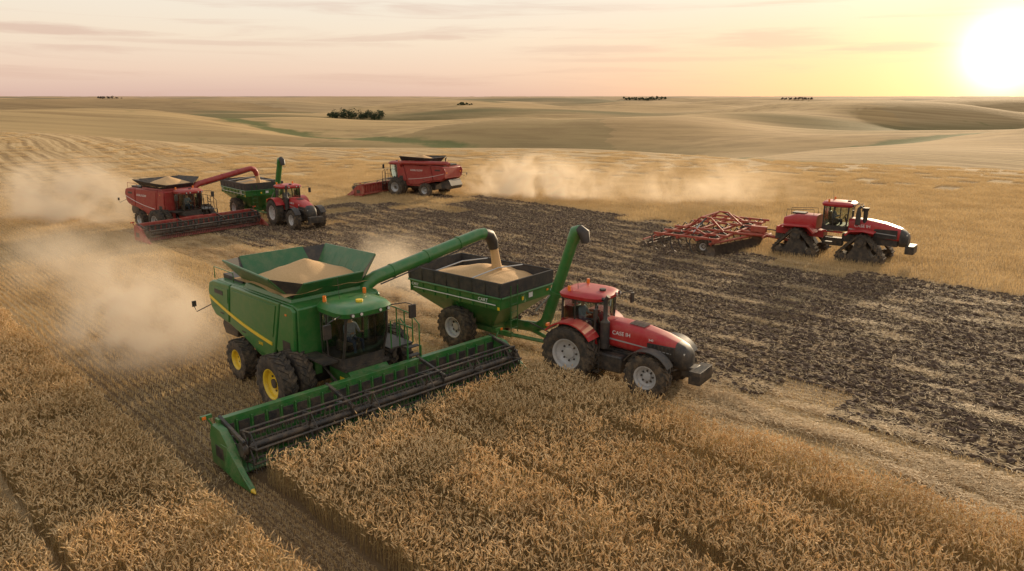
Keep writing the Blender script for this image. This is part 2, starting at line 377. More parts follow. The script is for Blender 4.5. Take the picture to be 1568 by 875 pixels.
def combine(name,loc,heading,col='green',Wd=10.6,auger_out=True,rim='yellow',drv=True,scale=1.):
    v=Veh(name,loc,heading,scale); g=col; G=(col=='green'); ext='green2' if G else 'canvas'
    for sd in(-1,1):
        wheel(v,'front_wheels',0,sd*2.28,.98,.5,.50,rim,sd); wheel(v,'front_wheels',0,sd*1.62,.98,.5,.50,rim,sd)
        wheel(v,'rear_wheels',-3.6,sd*1.75,.76,.52,.36,rim,sd,16)
        ya,yb=sd*1.55,sd*1.68
        v.add('side_panels',g,prism([(-6.05,3.18),(-6.2,2.85),(-6.05,2.2),(-5.7,1.95),(-4.62,1.86),(-4.3,3.36),(-5.7,3.32)],ya,yb),bev=.05)
        v.add('side_panels',g,prism([(-4.24,3.36),(-4.55,1.84),(-3.6,1.62),(-2.6,1.32),(-1.5,1.28),(-1.15,1.6),(-.62,3.42)],ya,yb))
        v.add('side_panels',g,prism([(-.55,3.42),(-1.05,1.72),(-.75,1.55),(-.1,1.65),(.2,1.95),(.3,3.3),(.1,3.42)],ya,yb))
        v.add('panel_relief',g,prism([(-5.95,3.05),(-6.0,2.85),(-4.52,2.62),(-4.42,3.18)],sd*1.66,sd*1.705),bev=.02)
        v.add('panel_relief',g,prism([(-4.1,3.22),(-4.28,2.58),(-1.2,2.12),(-.85,3.27)],sd*1.66,sd*1.705))
        v.add('panel_relief','black',box(-.3,sd*1.685,2.0,.5,.01,.35))
        st='yellow' if G else 'white'
        yy=sd*1.683
        n=10; P=[]
        for i in range(n+1):
            t=i/n; x=-6.05+4.75*t; z=2.62-.78*t-.12*math.sin(t*math.pi)
            P.append((x,z))
        w_=.07 if G else .02
        v.add('side_stripe',st,prism([(x,z+w_) for x,z in P]+[(x,z-w_*.6) for x,z in reversed(P)],sd*1.68,sd*1.71))
        for xx,zz in((-5.1,2.15),(-3.4,1.8)): v.add('side_details','black',box(xx,yy,zz,.3,.012,.05))
        v.add('side_details','dark',box(-5.2,sd*1.708,2.95,.7,.012,.16))
        v.add('side_details','amber',box(-6.12,sd*1.3,2.7,.06,.2,.14))
        v.add('side_details','amber',box(-.2,sd*1.69,3.1,.1,.02,.06))
    v.add('body_core',g,prism([(-6.0,3.2),(-6.05,2.1),(-5.6,1.8),(-4.5,1.7),(-2.6,1.1),(-.9,1.1),(.25,1.6),(.3,3.35),(.0,3.45),(-5.6,3.35)],-1.54,1.54),bev=.04)
    v.add('body_core','green2' if G else 'dark',box(-2.2,0,1.1,4.2,1.7,.7)); 
    v.add('engine_deck','dark',box(-4.9,0,3.42,1.6,2.5,.16)); v.add('engine_deck',g,box(-5.2,.5,3.55,.9,1.2,.25),bev=.04)
    for i in range(8): v.add('engine_deck','black',box(-4.3,-1.0+i*.28,3.52,.5,.05,.05))
    v.add('engine_deck','dark',tube([(-4.4,-1.0,3.4),(-4.4,-1.0,4.0),(-4.55,-1.0,4.1)],.07,10),True)
    for sd in (-1,1):
        v.add('engine_deck',g,tube([(-6.0,sd*1.45,3.3),(-6.0,sd*1.45,3.75),(-4.4,sd*1.45,3.75),(-4.4,sd*1.45,3.4)],.02,6))
    v.add('straw_chopper','dark',prism([(-6.2,1.95),(-6.55,1.3),(-6.35,.95),(-5.3,1.0),(-5.1,1.8)],-1.1,1.1),bev=.03)
    v.add('axles','dark',box(0,0,.95,.5,3.2,.5)); v.add('axles','dark',box(-3.6,0,.76,.3,3.,.28)); v.add('axles','dark',box(-3.6,0,1.1,.5,.8,.6))
    v.add('axles','dark',tube([(0,-2.4,.98),(0,2.4,.98)],.16,12))
    v.add('grain_tank',g,loft([rect(-3.6,-.15,1.5,3.3),rect(-3.5,-.25,1.4,3.56)]),bev=.02)
    b=[(-3.4,-1.3,3.5),(-.4,-1.3,3.5),(-.4,1.3,3.5),(-3.4,1.3,3.5)]
    zt=4.42 if G else 4.2
    sA=[(-3.75,-2.05,zt),(-.45,-2.05,zt-.12)]; sB=[(-3.75,2.05,zt+.02),(-.45,2.05,zt+.1)]
    fr=[(.12,-1.15,zt-.32),(.12,1.15,zt-.28)]; rr=[(-4.15,-1.25,zt-.05),(-4.15,1.25,zt-.05)]
    t=.035
    v.add('tank_extension',ext,panel([b[0],b[1],sA[1],sA[0]],t)); v.add('tank_extension',ext,panel([b[3],b[2],sB[1],sB[0]],t))
    v.add('tank_extension',ext,panel([b[1],b[2],fr[1],fr[0]],t)); v.add('tank_extension',ext,panel([b[0],b[3],rr[1],rr[0]],t))
    for tri in((b[0],sA[0],rr[0]),(b[1],sA[1],fr[0]),(b[2],sB[1],fr[1]),(b[3],sB[0],rr[1])): v.add('tank_extension','canvas',panel(tri,.015))
    def L(p,q,f): return tuple(p[k]+(q[k]-p[k])*f for k in range(3))
    for i in range(8):
        f=i/7
        v.add('tank_ribs',ext,tube([L(b[0],b[1],f),L(sA[0],sA[1],f)],.03,5)); v.add('tank_ribs',ext,tube([L(b[3],b[2],f),L(sB[0],sB[1],f)],.04,5))
        if i in(0,2,5,7): v.add('tank_ribs',ext,tube([L(b[1],b[2],f),L(fr[0],fr[1],f)],.025,5)); v.add('tank_ribs',ext,tube([L(b[0],b[3],f),L(rr[0],rr[1],f)],.035,5))
    for a_,b_ in((sA[0],sA[1]),(sB[0],sB[1]),(fr[0],fr[1]),(rr[0],rr[1])): v.add('tank_ribs',ext,tube([a_,b_],.035,6))
    v.add('grain_load','grain',heap(-3.75,-.1,1.72,3.98,.46,seed=2.,cy=.1,slope=.36),True)
    seat=cab(v,.35,1.75,.9,1.8,3.28,g,flare=.30,roofh=.3)
    if drv: driver(v,(seat[0]+.1,0,seat[2]+.1))
    v.add('cab_front','black',box(1.3,0,1.48,1.1,1.7,.12))
    v.add('feeder_house',g,prism([(.7,1.65),(.7,.85),(2.3,.25),(2.35,1.1),(1.5,1.62)],-.74,.74),bev=.03)
    v.add('feeder_house','dark',tube([(1.0,-.8,.9),(2.2,-.8,.55)],.06,8)); v.add('feeder_house','dark',tube([(1.0,.8,.9),(2.2,.8,.55)],.06,8))
    v.add('feeder_house','yellow' if G else 'dark',box(1.5,-.755,1.1,.3,.02,.12))
    v.add('platform','black',box(.95,1.42,1.78,1.7,.95,.06)); v.add('platform','black',box(.95,-1.2,1.78,1.3,.5,.06))
    rt='green' if G else 'dark'
    for pts in([(1.8,1.9,1.8),(1.8,1.9,2.8),(.9,1.9,2.85),(.9,1.9,1.8)],[(1.8,1.0,1.8),(1.8,1.0,2.75),(1.8,1.35,2.75),(1.8,1.35,1.8)],[(.9,1.9,2.3),(1.8,1.9,2.3)],[(.2,1.9,1.8),(.2,1.9,2.85),(.9,1.9,2.85)],
                [(2.1,1.45,.7),(2.1,1.45,2.5),(1.8,1.4,2.75)],[(2.1,1.95,.7),(2.1,1.95,2.5),(1.8,1.9,2.75)],[(1.35,1.9,1.8),(1.35,1.9,2.82)]):
        v.add('handrails',rt,tube(pts,.026,6))
    for i in range(5): v.add('ladder','black',box(2.02+.03*(4-i)*1.2,1.7,.55+i*.3,.2,.5,.035))
    v.add('ladder',rt,box(2.12,1.42,1.1,.05,.04,1.3)); v.add('ladder',rt,box(2.12,1.98,1.1,.05,.04,1.3))
    for sd in(-1,1):
        v.add('mirrors','black',tube([(1.9,sd*.95,3.35),(2.2,sd*1.35,3.4),(2.2,sd*1.6,3.3)],.02,6)); v.add('mirrors','black',box(2.2,sd*1.62,3.05,.08,.26,.45),bev=.02)
    v.add('mirrors','dark',tube([(-6.1,-1.6,2.3),(-6.3,-2.15,2.05),(-6.35,-2.2,2.25)],.02,6)); v.add('mirrors','black',box(-6.35,-2.2,2.36,.04,.16,.22))
    v.add('fuel_tank','green2' if G else 'dark',box(-1.9,-1.25,1.05,1.3,.5,.5))
    v.add('chain_drives','dark',tube([(-.9,-1.3,1.5),(.5,-1.25,1.0)],.09,8)); v.add('chain_drives','dark',lathe([(.0,.03),(.34,.03),(.34,-.03),(0,-.03)],-1.0,-1.5,1.45,20),True)
    v.add('chain_drives',g,box(.5,-1.1,1.4,.3,.25,.5)); v.add('chain_drives','dark',tube([(.2,-.95,1.6),(1.9,-.9,.8)],.04,8))
    if auger_out:
        v.add('unloading_auger',g,tube([(-.3,1.35,3.2),(-.3,1.5,3.55),(-.3,1.9,3.72),(-.3,6.9,4.62),(-.3,7.25,4.62)],[.25,.27,.245,.235,.235],16),True)
        for q in(2.6,4.2,5.8): v.add('unloading_auger',g,tube([(-.3,q,3.72+(q-1.9)*.18),(-.3,q+.08,3.735+(q-1.9)*.18)],.265,16))
        v.add('unloading_auger','dark',tube([(-.1,2.0,3.5),(-.1,6.9,4.4)],.025,6))
        v.add('auger_spout','black' if G else 'redd',tube([(-.3,7.2,4.62),(-.3,7.5,4.52),(-.3,7.68,4.25),(-.3,7.75,3.95)],[.24,.25,.24,.2],14,False),True)
        v.add('grain_stream','grain',tube([(-.3,7.6,4.4),(-.3,7.74,4.1),(-.3,7.82,3.7),(-.28,7.88,3.3),(-.25,7.92,2.7)],[.12,.17,.18,.2,.34],12),True)
    else:
        v.add('unloading_auger',g,tube([(-.3,1.5,3.2),(-.4,1.75,3.55),(-.8,1.85,3.62),(-6.6,1.9,3.75),(-6.9,1.95,3.6)],[.24,.26,.23,.22,.2],14),True)
    header(v,Wd,g if G else 'redd')
    if G: v.text('S690',-2.3,-1.69,1.62,.16,'yellow')
    else:
        v.text('AXIAL FLOW',-4.1,-1.71,2.75,.28); v.text('AXIAL FLOW',-1.6,1.71,2.75,.28,rot=(90,0,180))
    v.done(); return v
# ---------------------------------------------------------------- tractor
def tractor(name,loc,heading):
    v=Veh(name,loc,heading)
    for sd in(-1,1):
        wheel(v,'rear_wheels',0,sd*1.12,1.03,.62,.56,'silver',sd,22); wheel(v,'front_wheels',3.05,sd*1.05,.79,.52,.40,'silver',sd,18)
        v.add('fenders','red',arc(0,1.03,1.13,35,140,sd*.72,sd*1.42,.05),True)
        v.add('fenders','red',prism([(-.85,1.6),(-.6,2.15),(0,2.2),(.75,1.95),(.9,1.3),(-.8,1.2)],sd*.68,sd*.74))
        v.add('front_fenders','black',arc(3.05,.79,.9,30,150,sd*.82,sd*1.3,.03),True)
        v.add('fender_lamps','amber',box(-.85,sd*1.3,1.98,.08,.16,.1))
    v.add('chassis','dark',box(1.4,0,.95,3.6,.6,.55),bev=.03); v.add('chassis','dark',box(3.05,0,.78,.35,1.7,.26)); v.add('chassis','dark',box(-.2,0,1.0,1.0,1.2,.6))
    v.add('chassis','dark',tube([(0,-1.1,1.03),(0,1.1,1.03)],.15,12))
    v.add('fuel_tank','black',box(1.35,-.66,.85,1.2,.42,.62),bev=.06); v.add('fuel_tank','black',box(1.35,.66,.85,1.2,.42,.62))
    for i in range(3): v.add('steps','black',box(.95,-.98,.5+i*.32,.4,.22,.04))
    v.add('steps','black',tube([(.75,-1.05,.5),(.75,-1.05,1.9)],.02,6)); v.add('steps','black',tube([(1.15,-1.05,.5),(1.15,-1.05,1.7)],.02,6))
    v.add('hood','red',loft([ring_yz(.85,1.3,2.24,.46,24,4.5),ring_yz(1.6,1.28,2.25,.47,24,4.5),ring_yz(2.5,1.22,2.18,.46,24,4.2),ring_yz(3.2,1.15,2.04,.44,24,4),ring_yz(3.7,1.15,1.88,.42,24,3.5)]),True)
    v.add('grille','black',loft([ring_yz(3.68,.92,1.885,.43,24,3.6),ring_yz(3.95,.9,1.78,.41,24,3.2),ring_yz(4.12,.92,1.6,.35,24,3.),ring_yz(4.18,1.0,1.45,.25,24,2.6)]),True)
    v.add('grille','black',box(2.5,0,1.05,2.3,.84,.3)); 
    for sd in(-1,1):
        v.add('grille','black',box(3.2,sd*.44,1.5,1.0,.06,.5),bev=.02)
        for i in range(6): v.add('grille','dark',box(2.85+i*.14,sd*.475,1.5,.05,.02,.42))
        v.add('headlamps','lamp',box(4.0,sd*.27,1.55,.12,.18,.06,rz=sd*.25)); v.add('headlamps','lamp',box(4.1,sd*.25,1.32,.08,.12,.05))
        v.add('hood_trim','grey',prism([(1.0,1.62),(3.6,1.5),(3.6,1.53),(1.0,1.68)],sd*.47,sd*.478))
        v.add('mirrors','black',tube([(.95,sd*.85,2.95),(1.15,sd*1.25,3.0),(1.15,sd*1.35,2.95)],.018,6)); v.add('mirrors','black',box(1.15,sd*1.37,2.72,.07,.2,.38),bev=.02)
    for yy in(-.22,-.11,0,.11,.22): v.add('hood_trim','black',box(2.2,yy,2.232,.6,.045,.02,ry=.07))
    v.add('front_weights','black',box(4.15,0,.92,.5,.5,.36)); 
    for i in range(11): v.add('front_weights','black',box(4.5,-.5+i*.1,.86,.42,.085,.46),bev=.02)
    seat=cab(v,-.7,.85,.8,1.68,2.98,'red',flare=.06,roofh=.22); driver(v,seat)
    v.add('exhaust_stack','dark',tube([(1.12,-.6,1.3),(1.12,-.6,2.25)],.17,16),True,None)
    v.add('exhaust_stack','dark',tube([(1.12,-.6,2.25),(1.12,-.6,2.35),(1.12,-.6,3.05),(1.22,-.6,3.2)],[.16,.08,.08,.08],12),True)
    v.add('hitch','dark',box(-.8,0,.65,.7,.3,.2)); 
    for sd in(-1,1): v.add('hitch','dark',tube([(-.5,sd*.35,.9),(-1.2,sd*.45,.65)],.05,8)); v.add('hitch','dark',tube([(-.5,sd*.35,1.5),(-1.0,sd*.42,.75)],.035,8))
    v.text('CASE IH',1.35,-.485,1.82,.2); v.text('340',2.75,-.47,1.82,.12)
    v.done(); return v
# ---------------------------------------------------------------- grain cart
def cart(name,loc,heading):
    v=Veh(name,loc,heading)
    for sd in(-1,1): wheel(v,'wheels',0,sd*1.42,.86,.62,.42,'silver',sd,18)
    rings=[rect(-.8,1.1,.5,.8),rect(-2.45,2.4,1.52,1.95),rect(-2.55,2.5,1.58,2.02),rect(-2.6,2.55,1.6,2.5)]
    v.add('hopper','green',loft(rings,False)); v.add('hopper','green',(rings[0],[(0,1,2,3)]))
    v.add('hopper','green',box(.2,0,.72,1.9,1.,.3),bev=.02)
    v.add('sideboards','canvas',loft([rect(-2.62,2.57,1.62,2.48),rect(-2.66,2.61,1.65,3.05),rect(-2.6,2.55,1.6,3.05),rect(-2.55,2.5,1.55,2.48)],False))
    for a,b in(((-2.63,-1.62),(2.58,-1.62)),((2.58,-1.62),(2.58,1.62)),((2.58,1.62),(-2.63,1.62)),((-2.63,1.62),(-2.63,-1.62))):
        v.add('rim_rail','black',tube([(a[0],a[1],3.06),(b[0],b[1],3.06)],.035,8))
        v.add('rim_rail','green',tube([(a[0],a[1],2.48),(b[0],b[1],2.48)],.045,6))
    for i in range(8):
        x=-2.5+i*.71
        for sd in(-1,1):
            v.add('ribs','green',box(x,sd*1.6,2.25,.05,.06,.5)); v.add('ribs','black',box(x,sd*1.64,2.78,.04,.03,.5))
    for sd in(-1,1):
        v.add('ribs','green',tube([(-2.3,sd*1.5,2.0),(-.7,sd*.52,.85)],.04,6)); v.add('ribs','green',tube([(2.3,sd*1.5,2.0),(1.0,sd*.52,.85)],.04,6))
        v.add('decals','white',box(0,sd*1.645,2.2,4.6,.012,.035)); v.add('decals','yellow',box(2.45,sd*1.64,2.08,.1,.012,.12))
        v.add('frame','green',box(.4,sd*.55,.72,3.6,.14,.2)); v.add('frame','green',box(0,sd*.95,.86,.3,.8,.24))
        v.add('frame','green',tube([(2.2,sd*.55,.72),(4.3,0,.6)],.08,8))
        v.add('frame','green',tube([(0,sd*.9,.9),(0,sd*1.45,1.95)],.05,8))
    v.add('frame','green',tube([(4.2,0,.6),(4.95,0,.6)],.08,8)); v.add('frame','dark',box(4.0,.25,.35,.08,.08,.6))
    v.add('crossbows','grey',tube([(-1.0,-1.6,3.06),(-1.0,0,3.2),(-1.0,1.6,3.06)],.025,6)); v.add('crossbows','grey',tube([(1.0,-1.6,3.06),(1.0,0,3.2),(1.0,1.6,3.06)],.025,6))
    v.add('grain_load','grain',heap(-2.55,2.5,1.54,2.76,.5,seed=5.,cx=.1,cy=0,slope=.25),True)
    for i in range(5): v.add('ladder','green2',tube([(2.62,-1.1,1.2+i*.32),(2.62,-.7,1.2+i*.32)],.018,6))
    for y in(-1.1,-.7): v.add('ladder','green2',tube([(2.62,y,1.0),(2.62,y,2.9)],.02,6))
    v.add('front_decals','white',box(2.56,.2,2.3,.01,.25,.2)); v.add('front_decals','yellow',box(2.56,-.3,2.25,.01,.12,.14)); v.add('front_decals','amber',box(2.56,1.3,2.3,.02,.12,.08))
    v.add('unloading_auger','green',tube([(1.0,.45,.75),(2.6,.6,.85),(3.0,.62,1.1),(3.15,.63,1.5),(4.25,.72,4.75)],[.2,.22,.24,.23,.22],14),True)
    v.add('unloading_auger','green',tube([(3.45,.655,2.35),(3.5,.66,2.5)],.27,14)); v.add('unloading_auger','grey',tube([(2.7,.35,1.6),(3.55,.5,2.6)],.035,8))
    v.add('auger_spout','green',tube([(4.2,.715,4.6),(4.35,.73,5.0),(4.55,.74,5.08)],[.25,.26,.2],14),True)
    v.add('auger_spout','black',tube([(4.45,.73,5.08),(4.7,.74,4.95),(4.78,.75,4.6)],[.21,.22,.17],12),True)
    v.add('hoses','black',tube([(2.7,0,1.2),(3.6,.1,.95),(4.6,0,1.1),(5.1,0,1.0)],.03,6),True)
    v.text('CART',1.4,-1.66,2.26,.2); v.text('CART',-2.4,-1.66,2.28,.16)
    v.done(); return v
# ---------------------------------------------------------------- tracked articulated tractor
def hull(pts):
    pts=sorted(pts)
    def half(ps):
        o=[]
        for p in ps:
            while len(o)>1 and (o[-1][0]-o[-2][0])*(p[1]-o[-2][1])-(o[-1][1]-o[-2][1])*(p[0]-o[-2][0])<=0: o.pop()
            o.append(p)
        return o
    a=half(pts); b=half(pts[::-1]); return a[:-1]+b[:-1]
def track(v,cx,cy,W):
    cs=[(-.98,.38,.34),(.98,.38,.34),(0,1.36,.40)]; P=[]
    for x,z,r in cs: P+=[(x+r*math.cos(2*math.pi*k/28),z+r*math.sin(2*math.pi*k/28)) for k in range(28)]
    h=hull(P); L=[0]
    for i in range(len(h)): L.append(L[-1]+math.dist(h[i],h[(i+1)%len(h)]))
    N=72; path=[]
    for k in range(N):
        d=L[-1]*k/N; i=0
        while L[i+1]<d: i+=1
        f=(d-L[i])/(L[i+1]-L[i]); a,b=h[i],h[(i+1)%len(h)]; path.append((a[0]+(b[0]-a[0])*f,a[1]+(b[1]-a[1])*f))
    rings=[];out=[]
    for k in range(N):
        a,b=path[k-1],path[(k+1)%N]; t=Vector((b[0]-a[0],b[1]-a[1])).normalized(); n=Vector((t.y,-t.x)); p=path[k]
        q=(p[0]+n.x*.06,p[1]+n.y*.06); out.append((p,n,t)); i_=(p[0]-n.x*.06,p[1]-n.y*.06)
        rings.append([(cx+i_[0],cy-W/2,i_[1]),(cx+q[0],cy-W/2,q[1]),(cx+q[0],cy+W/2,q[1]),(cx+i_[0],cy+W/2,i_[1])])
    g=loft(rings+[rings[0]],False); v.add('tracks','rubber',g)
    for k in range(0,N,2):
        p,n,t=out[k]
        vs=[]
        for tt in(-.035,.035):
            for nn in(.04,.11):
                for yy in(-W/2,W/2): vs.append((cx+p[0]+t.x*tt+n.x*nn,cy+yy,p[1]+t.y*tt+n.y*nn))
        v.add('tracks','rubber',(vs,[(0,1,3,2),(4,6,7,5),(0,4,5,1),(2,3,7,6),(0,2,6,4),(1,5,7,3)]))
    for x,z,r in cs:
        v.add('track_wheels','rubber',lathe([(0,.47*W),(r*.5,.46*W),(r*.6,.4*W),(r-.07,.44*W),(r-.07,-.44*W),(r*.5,-.46*W),(0,-.5*W)],cx+x,cy,z,24),True)
        v.add('track_wheels','dark',lathe([(0,.5*W),(r*.4,.49*W),(r*.42,.4*W)],cx+x,cy,z,16,False,1 if cy>0 else -1),True)
    for x in(-.45,0,.45): v.add('track_wheels','dark',lathe([(0,.4*W),(.18,.42*W),(.18,-.42*W),(0,-.4*W)],cx+x,cy,.24,18),True)
    v.add('track_wheels','black',prism([(-.9+cx,.2),(.9+cx,.2),(.5+cx,.8),(.25+cx,1.3),(-.25+cx,1.3),(-.5+cx,.8)],cy-W*.38,cy+W*.38))
def tracked(name,loc,heading):
    v=Veh(name,loc,heading)
    for x in(-1.95,1.95):
        for sd in(-1,1): track(v,x,sd*1.25,.8)
        v.add('chassis','dark',box(x,0,1.0,1.0,1.7,.5)); 
    v.add('chassis','dark',box(2.2,0,1.35,3.2,.9,.5)); v.add('chassis','dark',box(0,0,1.0,1.2,.5,.5)); v.add('chassis','red',box(-2.0,0,1.45,3.0,1.0,.45),bev=.03)
    v.add('hood','red',loft([ring_yz(.95,1.6,2.6,.64,24,4.5),ring_yz(2.0,1.6,2.6,.64,24,4.5),ring_yz(3.0,1.5,2.46,.62,24,4),ring_yz(3.9,1.4,2.2,.56,24,3.6)]),True)
    v.add('grille','black',loft([ring_yz(3.88,1.1,2.205,.57,24,3.6),ring_yz(4.15,1.1,2.05,.54,24,3.2),ring_yz(4.35,1.15,1.8,.42,24,3)]),True)
    for sd in(-1,1):
        v.add('grille','black',box(3.1,sd*.6,1.85,1.3,.06,.55)); v.add('headlamps','lamp',box(4.22,sd*.33,1.85,.1,.16,.08))
        v.add('fenders','red',prism([(.95,1.72),(1.2,1.98),(2.0,2.06),(2.6,1.98),(2.6,1.92),(2.0,2.0),(1.3,1.92),(1.05,1.66)],sd*.7,sd*1.6),bev=.02)
        v.add('fenders','red',prism([(-3.2,1.65),(-2.9,1.98),(-1.2,2.03),(-.8,1.6),(-.9,1.58),(-1.3,1.94),(-2.8,1.9)],sd*.55,sd*1.6))
        v.add('mirrors','black',tube([(1.1,sd*.85,3.3),(1.3,sd*1.3,3.35)],.02,6)); v.add('mirrors','black',box(1.3,sd*1.35,3.05,.07,.22,.4))
        v.add('hood_trim','grey',prism([(1.0,1.95),(3.7,1.8),(3.7,1.84),(1.0,2.02)],sd*.64,sd*.652))
    v.add('rear_tank','red',loft([ring_yz(-3.0,1.6,2.35,.72,20,5),ring_yz(-2.2,1.6,2.6,.78,20,5),ring_yz(-.95,1.6,2.6,.74,20,5)]),True)
    v.add('rear_tank','black',box(-2.2,0,2.62,.8,.7,.1)); v.add('rear_tank','dark',box(-3.3,0,1.2,.5,.8,.7))
    v.add('rear_tank','black',tube([(-2.9,.5,2.4),(-2.9,.5,2.85),(-1.2,.5,2.95),(-1.2,.5,2.6)],.02,6)); v.add('rear_tank','black',tube([(-2.9,-.5,2.4),(-2.9,-.5,2.85),(-1.2,-.5,2.95),(-1.2,-.5,2.6)],.02,6))
    v.add('front_weights','black',box(4.5,0,1.0,.5,1.2,.5),bev=.04)
    v.add('exhaust_stack','dark',tube([(1.5,-.78,2.3),(1.5,-.78,3.0),(1.5,-.78,3.3),(1.65,-.78,3.45)],[.15,.15,.09,.09],12),True); v.add('exhaust_stack','dark',tube([(1.85,-.5,2.4),(1.85,-.5,3.1),(1.85,-.5,3.35)],[.13,.13,.2],12),True)
    seat=cab(v,-.65,.95,.86,2.1,3.35,'red',flare=.08,roofh=.24); driver(v,seat)
    for i in range(4): v.add('ladder','black',box(0,-1.0-.05*(3-i),.8+i*.33,.4,.25,.04))
    v.add('ladder','red',box(.1,-.9,1.75,1.2,.4,.06))
    v.text('CASE IH',1.3,-.66,2.14,.26); v.done(); return v
def tillage(name,loc,heading,scale=1.):
    v=Veh(name,loc,heading,scale)
    for x in(-1.7,-.5,.7,1.7):
        v.add('frame','orange',box(x,0,.92,.14,8.8,.14),bev=.01)
        y=-4.3
        while y<4.35:
            v.add('shanks','dark' if int(y*3)%3==0 else 'orange',tube([(x,y,.95),(x-.25,y,1.08),(x-.45,y,.8),(x-.35,y,.3),(x-.05,y,-.03)],.04,6)); v.add('shanks','steelblade',box(x-.1,y,.08,.28,.1,.03,ry=.5)); y+=1.07
    for y in(-4.3,-2.9,-1.4,1.4,2.9,4.3): v.add('frame','orange',box(0,y,1.03,4.0,.12,.12))
    for sd in(-1,1):
        for k in range(17):
            y=sd*(.3+k*.25); x=2.55-.25*k*.25
            v.add('disc_gangs','steelblade',lathe([(0,.05),(.2,.03),(.32,-.02),(.2,.01),(0,.03)],x,y,.29,18),True)
        v.add('disc_gangs','orange',tube([(2.5,sd*.3,.75),(1.5,sd*4.35,.75)],.07,6))
        for k in range(5): v.add('disc_gangs','orange',tube([(2.45-.24*k,sd*(.5+k*.9),.75),(2.45-.24*k,sd*(.5+k*.9),.3)],.03,6))
        for seg in((.3,2.1),(2.4,4.3)):
            for k in range(8):
                a=2*math.pi*k/8; v.add('rolling_baskets','steelblade',tube([(-2.7+.22*math.cos(a),sd*seg[0],.22+.22*math.sin(a)),(-2.7+.22*math.cos(a+.5),sd*seg[1],.22+.22*math.sin(a+.5))],.018,4))
            for y in(seg[0],(seg[0]+seg[1])/2,seg[1]): v.add('rolling_baskets','steelblade',lathe([(.05,.01),(.23,.01),(.23,-.01),(.05,-.01)],-2.7,sd*y,.22,14))
            v.add('rolling_baskets','orange',tube([(-1.7,sd*(seg[0]+.4),.95),(-2.7,sd*(seg[0]+.4),.55),(-2.7,sd*(seg[0]+.4),.25)],.05,6)); v.add('rolling_baskets','orange',tube([(-2.7,sd*seg[0],.55),(-2.7,sd*seg[1],.55)],.05,6))
        for y,x in((1.2,-.1),(3.7,.9),(.85,-.1),(3.35,.9)): wheel(v,'wheels',x,sd*y,.44,.27,.2,'silver',sd,12)
        v.add('fold_struts','orange',tube([(-1.2,sd*1.5,1.0),(-.3,sd*1.4,1.75),(.3,sd*1.4,1.75),(1.2,sd*1.5,1.0)],.06,6)); v.add('fold_struts','dark',tube([(0,sd*1.4,1.72),(0,sd*2.3,1.45)],.06,8)); v.add('fold_struts','grey',tube([(0,sd*2.3,1.45),(0,sd*3.2,1.1)],.035,8))
        v.add('fold_struts','orange',tube([(-.8,sd*3.1,1.0),(0,sd*3.1,1.35),(.8,sd*3.1,1.0)],.05,6)); v.add('tongue','orange',tube([(1.7,sd*1.2,.95),(3.6,0,.8)],.09,6))
    v.add('tongue','orange',tube([(1.6,0,.95),(4.6,0,.7)],.1,8)); v.add('tongue','dark',tube([(4.0,0,.75),(4.0,0,.2)],.05,8)); v.add('tongue','orange',box(2.8,0,1.15,.9,.35,.35),bev=.02); v.add('tongue','orange',box(3.3,0,.8,.14,1.4,.14))
    v.add('fold_struts','orange',tube([(-.3,-1.4,1.75),(-.3,1.4,1.75)],.05,6)); v.add('tongue','black',tube([(1.7,.1,1.2),(3.5,.2,1.15),(4.6,.1,1.1)],.04,6),True)
    v.done(); return v
# ---------------------------------------------------------------- terrain
CREEK=[(150,112),(95,125),(62,140),(52,165),(58,205),(30,250),(-20,285),(-75,320),(-150,380),(-230,470)]
CREEK2=[(58,205),(110,240),(190,270),(300,320),(460,420)]
def pd(x,y,P):
    b=1e9
    for (ax,ay),(bx,by) in zip(P,P[1:]):
        dx,dy=bx-ax,by-ay; t=max(0,min(1,((x-ax)*dx+(y-ay)*dy)/(dx*dx+dy*dy))); b=min(b,math.hypot(x-ax-t*dx,y-ay-t*dy))
    return b
def ss(a,b,x):
    t=max(0,min(1,(x-a)/(b-a))); return t*t*(3-2*t)
def H(x,y):
    r=math.hypot(x,y)
    z=5.0*math.exp(-((x+95)**2+(y-118)**2)/(2*27**2))
    if r>95:
        a=ss(135,300,r); nz=noise.noise
        n1=nz(Vector((x/210+3.1,y/120,.3))); n2=nz(Vector((x/85,y/55+4,1.3))); n3=nz(Vector((x/800+1,y/420,2.3))); n4=nz(Vector((x/380+7,y/210,5.3)))
        z+=a*(-5.0+19*n1+3.6*n2)+ss(300,1000,r)*(12*n3+19*n4+2.0)
        if r<800:
            d=min(pd(x,y,CREEK),pd(x,y,CREEK2)+8); z-=ss(95,170,r)*3.0*math.exp(-(d/24)**2)
        lim=3.5+ss(500,2500,r)*1.0
        if z>lim: z=lim+4.5*(1-math.exp(-(z-lim)/6.))
    return z
